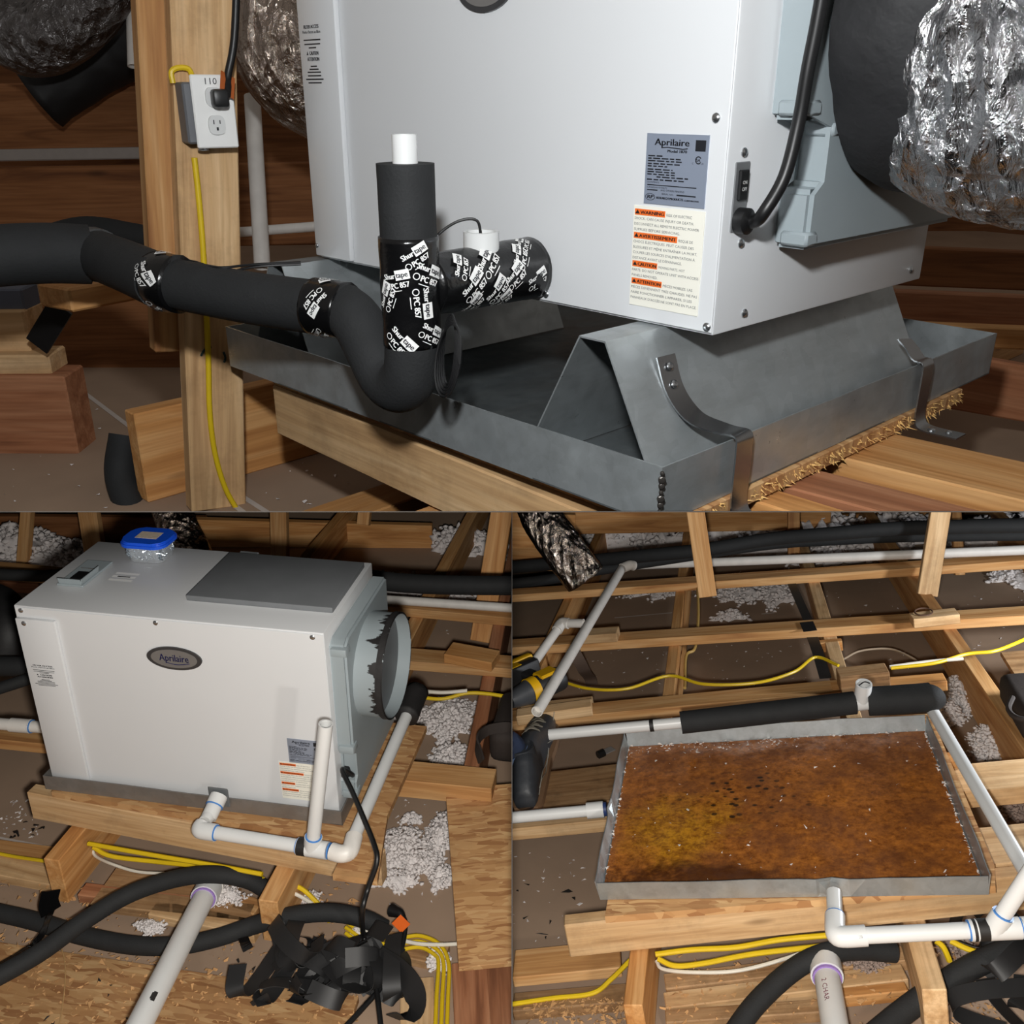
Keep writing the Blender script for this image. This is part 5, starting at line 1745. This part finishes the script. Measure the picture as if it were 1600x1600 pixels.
# pipes at the upper left
u0, u1 = B.z(972, 888, .03), B.z(839, 1112, .05)
pvc('plastic_pipe', 'long white PVC pipe slanting down to the boot past the drill', [[u0, u1]], .0185, PVCD(), [('elbow', [u0, u0 + V((.03, .03, 0)), B.z(990, 884, .02)], .022, None)])
v0, v1, v2 = B.z(912, 974, .0), B.z(878, 974, .0), B.z(796, 1090, -.125)
pvc('plastic_pipe', 'white PVC branch with elbow beside the drill', [[v0, v1], [v1, v2]], .0175, PVCD(), [('elbow', [v1.lerp(v0, .3), v1, v1.lerp(v2, .1)], .022, None)])
w0, w1 = B.z(976, 884, ZJ + .075), B.z(1640, 858, ZJ + .075)
pvc('plastic_pipe', 'white PVC pipe lying along the far runner behind the posts', [[w0, w1]], .020, PVCD())
# big pipe and hoses in front
pa, pb_ = B.z(1292, 1524, -.24), B.z(1306, 1612, -.225)
d = (pb_ - pa).normalized()
wp3 = pvc('waste_pipe', 'white waste pipe with purple primer in front of the rusted pan', [[pa, pb_ + d * .3]], .0285, PVC(), [('coupling', [pa - d * .04, pa + d * .004], .036, None)])
ring(wp3, pa + d * .008, d, .032, .008, PURPLE())
pth4 = Path([pa, pb_])
fc = facing(pth4, 0)
b = bmesh.new()
text(b, '2 CHAR', 0, 0, .011, .07, fn=lambda u, v: pth4.surf(.045 + u, fc + .45 - v / .0285, .0289))
mk('pipe_print', b, plain('maroon_ink', (110, 30, 60), .5), wp3, recalc=False)
hose('black foam hose arching below the drain elbow of the rusted pan', zc((1130, 1640, -.28), (1180, 1570, -.26), (1240, 1515, -.24), (1290, 1490, -.23), (1345, 1484, -.25), (1398, 1488, -.275)), .0235)
hose('black foam hose running up to the standpipe of the rusted pan', zc((1340, 1640, -.285), (1410, 1582, -.275), (1470, 1540, -.25), (1540, 1500, -.22), (1640, 1462, -.19)), .0255)
ctr = B.z(1590, 1560, ZW)
ribbons('strap_tangle', 'heap of loose black strapping right of the waste pipe', ctr, .045, .07, .08, 9, .04, 9, plain('black_strap', (30, 30, 31), .38))
# ---- cables
cable('upper yellow cable under the beam of the rusted pan', zc((1024, 1491, -.19), (1080, 1484, -.19), (1150, 1480, -.19), (1220, 1468, -.19), (1310, 1460, -.19)), .0065)
cable('lower yellow cable under the beam of the rusted pan', zc((1028, 1498, -.22), (1055, 1509, -.23), (1100, 1505, -.23), (1180, 1490, -.225), (1310, 1476, -.22)), .0065)
cable('white cable looping under the beam of the rusted pan', zc((1026, 1502, -.25), (1036, 1514, -.25), (1080, 1519, -.24), (1150, 1517, -.24), (1220, 1500, -.24), (1270, 1482, -.24)), .0045, CABLEW())
cable('flat yellow cable lying left of the joist below the rusted pan', zc((780, 1572, -.295), (860, 1560, -.295), (925, 1552, -.295), (955, 1530, -.28), (985, 1500, -.24)), .0058)
cable('yellow cable bundle under the tee of the rusted pan', zc((1462, 1470, -.2), (1474, 1480, -.21), (1484, 1502, -.24)), .0065)
cable('crossing yellow cable under the tee of the rusted pan', zc((1485, 1470, -.2), (1510, 1482, -.21), (1538, 1492, -.22)), .0065)
cable('yellow house cable running across the joists to the wood block', zc((870, 1062, -.1), (920, 1076, -.1), (980, 1076, -.1), (1045, 1056, -.09), (1100, 1069, -.1), (1180, 1067, -.1), (1240, 1050, -.1), (1274, 1027, -.1), (1310, 1040, -.1)), .0055)
cable('yellow house cable rising to the far joist from the wood block', zc((1392, 1044, -.1), (1460, 1036, -.1), (1510, 1022, -.1), (1550, 1018, -.1), (1580, 1008, -.1), (1620, 990, -.1)), .006)
cable('white cable beside the wood block', zc((1390, 1042, -.1), (1450, 1034, -.1), (1505, 1029, -.1)), .006, CABLEW())
cable('large loop of clear cable behind the wood block', zc((1318, 1030, -.25), (1345, 1017, -.24), (1390, 1014, -.24), (1425, 1028, -.24), (1438, 1038, -.25)), .004, plain('dull_cable', (158, 140, 118), .6))
cable('pale cable hanging down the joist by the far post', zc((1090, 915, -.15), (1091, 965, -.17), (1086, 1012, -.2), (1072, 1025, -.2), (1070, 1075, -.2)), .006, plain('tan_cable', (196, 160, 90), .5))
# ---- posts, rafters, ducts behind
wl3 = thing('wall_back', 'rafters, studs and boards behind the rusted pan', None, (0, 3.5, ZD), kind='structure')
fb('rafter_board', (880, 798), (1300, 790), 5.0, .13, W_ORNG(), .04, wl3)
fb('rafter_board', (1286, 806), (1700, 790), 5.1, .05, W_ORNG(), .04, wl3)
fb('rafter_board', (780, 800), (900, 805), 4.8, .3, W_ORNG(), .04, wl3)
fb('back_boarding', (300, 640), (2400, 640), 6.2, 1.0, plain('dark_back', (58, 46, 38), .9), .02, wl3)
def pst3(q0, q1, dep, w_, m): return pst(q0, q1, dep, w_, m, wl3)
pst3((1106, 932), (1084, 780), 3.9, .072, W_PINE())
pst3((1448, 930), (1472, 780), 3.85, .075, W_PALE())
pst3((1499, 898), (1492, 780), 4.2, .040, W_PINE())
pst3((1240, 870), (1240, 800), 4.6, .055, W_PINE())
foil_tube('flexible_duct', 'silver foil duct slanting down behind the far runner', [B.at(830, 770, 4.3), B.at(850, 815, 4.25), B.at(880, 858, 4.2), B.at(915, 905, 4.2)], .095, 64, 12, foil('foil_brown', (190, 176, 164), .22, .8))
foil_tube('flexible_duct', 'silver foil duct lying beyond the far posts', [B.at(1530, 820, 4.9), B.at(1600, 826, 4.8), B.at(1680, 826, 4.8)], .055, 48, 10, foil())
hose('upper black line of the pair behind the far runner', zc((780, 888, .0), (900, 878, .0), (1000, 869, .02), (1100, 859, .03), (1200, 843, .03), (1300, 834, .04), (1400, 826, .04), (1500, 823, .04), (1640, 820, .05)), .030)
hose('lower black line of the pair behind the far runner', zc((780, 914, -.04), (860, 905, -.04), (930, 892, -.04), (1050, 873, -.03), (1200, 851, -.03), (1300, 844, -.03), (1400, 839, -.03), (1520, 837, -.03), (1640, 835, -.03)), .024)
fluff('loose_insulation', 'deep white insulation along the far side behind the black lines', [(B.z(1000, 862, ZD), .5, .16, .36), (B.z(1120, 858, ZD), .5, .16, .34), (B.z(1260, 854, ZD), .5, .16, .22), (B.z(1390, 850, ZD), .4, .2, .18), (B.z(1570, 850, ZD), .4, .2, .16), (B.z(1310, 872, ZD), .3, .16, .1)], 900, (.008, .02), seed=8)
fluff('loose_insulation', 'white insulation scattered in the joist bays beyond the middle runner', [(B.z(1150, 925, ZD), .18, .18, .05), (B.z(1030, 925, ZD), .22, .12, .04), (B.z(1215, 925, ZD), .14, .22, .05), (B.z(1142, 965, ZD), .1, .06, .03), (B.z(1590, 900, ZD), .14, .15, .05)], 600, (.005, .012), seed=9)
fluff('loose_insulation', 'bluish white insulation clump between the platform and the far joist', [(B.z(1550, 1170, ZD), .085, .13, .07), (B.z(1500, 1095, ZD), .07, .14, .08), (B.z(1480, 1120, ZD), .06, .08, .05)], 700, (.003, .009), seed=10)
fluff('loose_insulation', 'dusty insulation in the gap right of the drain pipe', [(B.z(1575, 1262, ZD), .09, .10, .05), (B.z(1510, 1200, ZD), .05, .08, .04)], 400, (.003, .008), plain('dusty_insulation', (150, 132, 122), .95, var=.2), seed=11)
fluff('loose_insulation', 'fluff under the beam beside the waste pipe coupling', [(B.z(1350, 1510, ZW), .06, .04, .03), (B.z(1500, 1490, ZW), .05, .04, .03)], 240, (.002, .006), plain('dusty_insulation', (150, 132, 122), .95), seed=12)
scatter('white_flakes', 'white flakes strewn on the ceiling board around the rusted pan', lambda r_: B.z(*r_.choice([(r_.uniform(800, 920), r_.uniform(1330, 1500)), (r_.uniform(1100, 1260), r_.uniform(1000, 1070)), (r_.uniform(1280, 1420), r_.uniform(900, 1050)), (r_.uniform(900, 1050), r_.uniform(1010, 1080)), (r_.uniform(1480, 1600), r_.uniform(920, 1020))]), ZD + .003), 190, (.002, .0055), FLUFF(), 6)
scatter('wood_shavings', 'pale shavings scattered over the planks before the rusted pan', lambda r_: B.z(*r_.choice([(r_.uniform(1030, 1420), r_.uniform(1490, 1600)), (r_.uniform(1450, 1560), r_.uniform(1480, 1600)), (r_.uniform(820, 980), r_.uniform(1560, 1600))]), ZW + .013), 700, (.0015, .006), tan, 7)
scatter('black_scraps', 'black tape scraps lying left of the rusted pan', lambda r_: B.z(r_.uniform(800, 900), r_.uniform(1380, 1500), ZD + .003), 10, (.004, .012), BLACKP(), 8, .1)
# ---- boot and trouser leg of a person
bt = thing('person', 'person in dark jeans with one black laced boot showing beside the drill', 'person', B.z(830, 1180, -.12))
bootm = plain('boot_leather', (50, 53, 58), .5, var=.3, scale=26, bump=.35, bscale=60)
ZSO = ZJ + .024
toe, heel = B.z(850, 1120, ZSO + .04), B.z(818, 1244, ZSO + .06)
ax = toe - heel
ax.z = 0
ln = ax.length
ax.normalize()
sd = V((-ax.y, ax.x, 0))
if sd.x > 0: sd = -sd                   # sd points to the left
o_ = V((heel.x, heel.y, ZSO))
b = bmesh.new()
prof = [(0.0, .030, .055), (.03, .038, .075), (.10, .041, .105), (.16, .042, .135), (.30, .043, .142), (.42, .042, .135), (.55, .044, .11), (.68, .050, .085), (.82, .052, .068), (.93, .044, .056), (1.0, .022, .040)]
rings = []
for t_, hw, hh in prof:
    c = o_ + ax * (t_ * ln)
    ring_ = []
    for k in range(16):
        a = 2 * PI * k / 16
        cx, cz = math.cos(a), math.sin(a)
        x_ = math.copysign(abs(cx) ** .75, cx) * hw
        z_ = hh * .5 + math.copysign(abs(cz) ** .8, cz) * hh * .5
        x_ *= 1 - .35 * max(0, (z_ / hh - .45))
        ring_.append(b.verts.new(c + sd * x_ + V((0, 0, z_ + .012))))
    rings.append(ring_)
for r0_, r1_ in zip(rings, rings[1:]):
    for k in range(16):
        b.faces.new([r0_[k], r0_[(k + 1) % 16], r1_[(k + 1) % 16], r1_[k]])
b.faces.new(rings[0]); b.faces.new(list(reversed(rings[-1])))
bmesh.ops.subdivide_edges(b, edges=b.edges[:], cuts=1, use_grid_fill=True, smooth=1.0)
bo = mk('boot', b, bootm, bt, smooth='all')
b = bmesh.new()
poly = []
for t_, hw, hh in prof: poly.append(o_ + ax * (t_ * ln) + sd * (hw + .005))
for t_, hw, hh in reversed(prof): poly.append(o_ + ax * (t_ * ln) - sd * (hw + .005))
lo = [b.verts.new(p + V((0, 0, .0))) for p in poly]
hi = [b.verts.new(p + V((0, 0, .022))) for p in poly]
b.faces.new(lo); b.faces.new(hi)
for k in range(len(lo)):
    b.faces.new([lo[k], lo[(k + 1) % len(lo)], hi[(k + 1) % len(lo)], hi[k]])
mk('boot_sole', b, plain('tan_sole', (128, 98, 72), .6), bo, smooth=True)
def boot_top(t_):
    for (ta, _w, ha), (tb_, _w2, hb) in zip(prof, prof[1:]):
        if ta <= t_ <= tb_:
            return ha + (hb - ha) * (t_ - ta) / (tb_ - ta)
    return prof[-1][2]
for i in range(6):
    t_ = .50 + .062 * i
    c = o_ + ax * (t_ * ln) + V((0, 0, boot_top(t_) + .0125))
    mk('boot_lace', tube([c - sd * .026 + ax * .010 * (-1) ** i - V((0, 0, .008)), c + V((0, 0, .007)), c + sd * .026 - ax * .010 * (-1) ** i - V((0, 0, .008))], .0028, 6, 5), plain('boot_lace', (104, 98, 86), .7), bo, smooth=True)
for k, (ta, tb_, off) in enumerate(((.02, .5, .5), (.06, .55, .35), (.55, .95, .4))):
    pts = [o_ + ax * ((ta + (tb_ - ta) * i / 6) * ln) - sd * (.045 + .004 * math.sin(i)) * (.98) + V((0, 0, .03 + .05 * off + .02 * math.sin(i * .9 + k))) for i in range(7)]
    mk('boot_stitching', tube(pts, .0012, 5, 3), plain('stitch_grey', (150, 146, 136), .7), bo, smooth=True)
lg = o_ + ax * (.25 * ln) + sd * .012
jean = plain('dark_denim', (34, 46, 72), .85, var=.3, scale=20, bump=.4, bscale=240)
mk('boot_collar', tube([lg + V((0, 0, .095)), lg + V((0, 0, .125)), lg + V((0, 0, .15))], lambda t_: .047 - .004 * t_, 22, 3, hollow=.84), bootm, bo, smooth=True)
lg = lg + sd * .012
kn = lg + sd * .26 + V((0, -.02, .26))
mk('trouser_leg', tube([lg + V((0, 0, .125)), lg + sd * .025 + V((0, 0, .15)), lg.lerp(kn, .35) + V((0, 0, .09)), kn, kn + sd * .1 + V((0, 0, .08))], lambda t_: .040 + .04 * t_, 24, 5, rfun=lambda s, th: 1 + .05 * noise.noise(V((s * 16, math.cos(th) * 2, math.sin(th) * 2)))), jean, bt, smooth='all')
mk('trouser_cuff', tube([lg + V((0, 0, .118)), lg + sd * .006 + V((0, 0, .134))], .0445, 24), plain('denim_hem', (84, 106, 140), .85, var=.3, scale=60), bt, smooth=True)
# ---- cordless drill
dc = B.z(836, 1088, ZJ + .13)
DS = 1.3
dr = thing('cordless_drill', 'yellow and black cordless drill lying on the wood offcuts', 'drill', dc)
dyel = plain('drill_yellow', (232, 178, 20), .45, var=.06)
dblk = plain('drill_black', (36, 36, 38), .5, var=.15)
nose, rear = B.z(804, 1094, ZJ + .125), B.z(852, 1072, ZJ + .125)
da = (nose - rear).normalized()
hb0, hb1 = B.z(838, 1064, ZJ + .125), B.z(842, 1030, ZJ + .115)
dh = (hb1 - hb0)
dh = (dh - da * dh.dot(da)).normalized()
dn_ = da.cross(dh).normalized()
if dn_.z < 0: dn_ = -dn_
Md = frame(hb0, da, dh, dn_) @ Matrix.Diagonal((DS, DS, DS, 1))
mk('motor_body', tube([(-.055, -.045, 0), (-.045, -.045, 0), (.03, -.045, 0), (.036, -.045, 0)], lambda t_: .034 if 0 < t_ < 1 else .03, 18), dblk, dr, Md, smooth=True)
mk('yellow_collar', tube([(.03, -.045, 0), (.055, -.045, 0)], .037, 20), dyel, dr, Md, smooth=True)
mk('gearbox', tube([(.055, -.045, 0), (.07, -.045, 0), (.10, -.045, 0), (.115, -.045, 0)], lambda t_: .035 - .014 * t_, 18), plain('drill_grey', (70, 72, 76), .4), dr, Md, smooth=True)
mk('yellow_shell', box((-.04, -.07, .026), (.02, -.02, .036), .004), dyel, dr, Md)
mk('handle', box((-.026, -.02, -.018), (.014, .065, .018), .01, seg=3), dblk, dr, Md, smooth=True)
mk('trigger', box((.014, -.005, -.009), (.024, .02, .009), .003), plain('trigger_red', (60, 40, 36), .5), dr, Md)
bp_ = mk('battery_pack', box((-.055, .055, -.034), (.06, .10, .034), .008, seg=2), dblk, dr, Md, smooth=True)
mk('battery_foot', box((-.06, .095, -.038), (.064, .122, .038), .006, seg=2), dyel, bp_, Md, smooth=True)
mk('battery_badge', box((.0, .062, .034), (.045, .092, .036), .001), dyel, bp_, Md)
# ---- odds and ends
tr_ = thing('tape_roll', 'half unrolled brown strap end hanging by the PVC pipe', 'strap', B.z(910, 1050, ZD))
mk('strap_fold', strip(zc((895, 1015, -.12), (906, 1035, -.18), (914, 1050, -.24), (922, 1060, -.30), (925, 1070, -.335)), [V((1, .1, 0))] * 5, .05, .003, 5), plain('brown_strap', (92, 76, 66), .7), tr_, smooth=True)
tool = thing('utility_knife', 'small black and grey tool lying on the ceiling board behind the pan corner', 'tool', B.z(945, 1175, ZD))
a, c = B.z(934, 1180, ZD + .012), B.z(958, 1169, ZD + .012)
mk('handle', tube([a, a.lerp(c, .4)], .014, 10), RUBBER(), tool, smooth=True)
mk('blade', strip([a.lerp(c, .4), a.lerp(c, .7), c], [V((.3, 1, 0))] * 3, .032, .003, 2), plain('tool_grey', (170, 172, 174), .4, .5), tool)
tb3 = B.z(1592, 1110, ZJ + .05)
bag = thing('tool_bag', 'dark open tool bag at the far joist right of the rusted pan', 'bag', tb3)
mk('bag_body', box((tb3.x - .02, tb3.y - .12, ZJ), (tb3.x + .28, tb3.y + .16, ZJ + .10), .03, seg=3), bagm, bag, smooth=True)
mk('bag_rim', tube(zc((1582, 1090, ZJ + .11), (1576, 1108, ZJ + .11), (1590, 1122, ZJ + .11), (1625, 1126, ZJ + .11)), .008, 8, 8), bagm, bag, smooth=True)
sh = B.z(1585, 1060, ZJ - .02)
lumber('floor_plank', (1.19, .74, ZJ + .012), (2.2, .74, ZJ + .012), .62, .016, W_OLD(), fl3)


# ================================================================== partitions between the bays
def sheet(name, label, cvpts, nrm):
    """thin board given in the camera's level axes (x right, y down, z forward); it thins to an edge at the front"""
    b = bmesh.new()
    n = V(nrm)
    lo = [b.verts.new(V(p) - n * .0001 * (p[2] - .2)) for p in cvpts]
    hi = [b.verts.new(V(p) + n * .0001 * (p[2] - .2)) for p in cvpts]
    b.faces.new(lo)
    b.faces.new(list(reversed(hi)))
    k = len(cvpts)
    for i in range(k):
        b.faces.new([lo[i], lo[(i + 1) % k], hi[(i + 1) % k], hi[i]])
    bmesh.ops.recalc_face_normals(b, faces=b.faces[:])
    me = bpy.data.meshes.new(name)
    b.to_mesh(me)
    b.free()
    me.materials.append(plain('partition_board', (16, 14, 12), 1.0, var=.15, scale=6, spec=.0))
    o = bpy.data.objects.new(name, me)
    COL.objects.link(o)
    o.matrix_basis = CV
    o['label'] = label
    o['kind'] = 'structure'
    return o


sheet('light_divider', 'added thin sloping board between the upper and lower bays, blocking the lower lamps', [(-1.6, 0, .22), (1.6, 0, .22), (5.5, 0, 6.5), (-5.5, 0, 6.5)], (0, 1, 0))  # added sheet, unseen edge-on: parts the bays and keeps lower lamps off the upper
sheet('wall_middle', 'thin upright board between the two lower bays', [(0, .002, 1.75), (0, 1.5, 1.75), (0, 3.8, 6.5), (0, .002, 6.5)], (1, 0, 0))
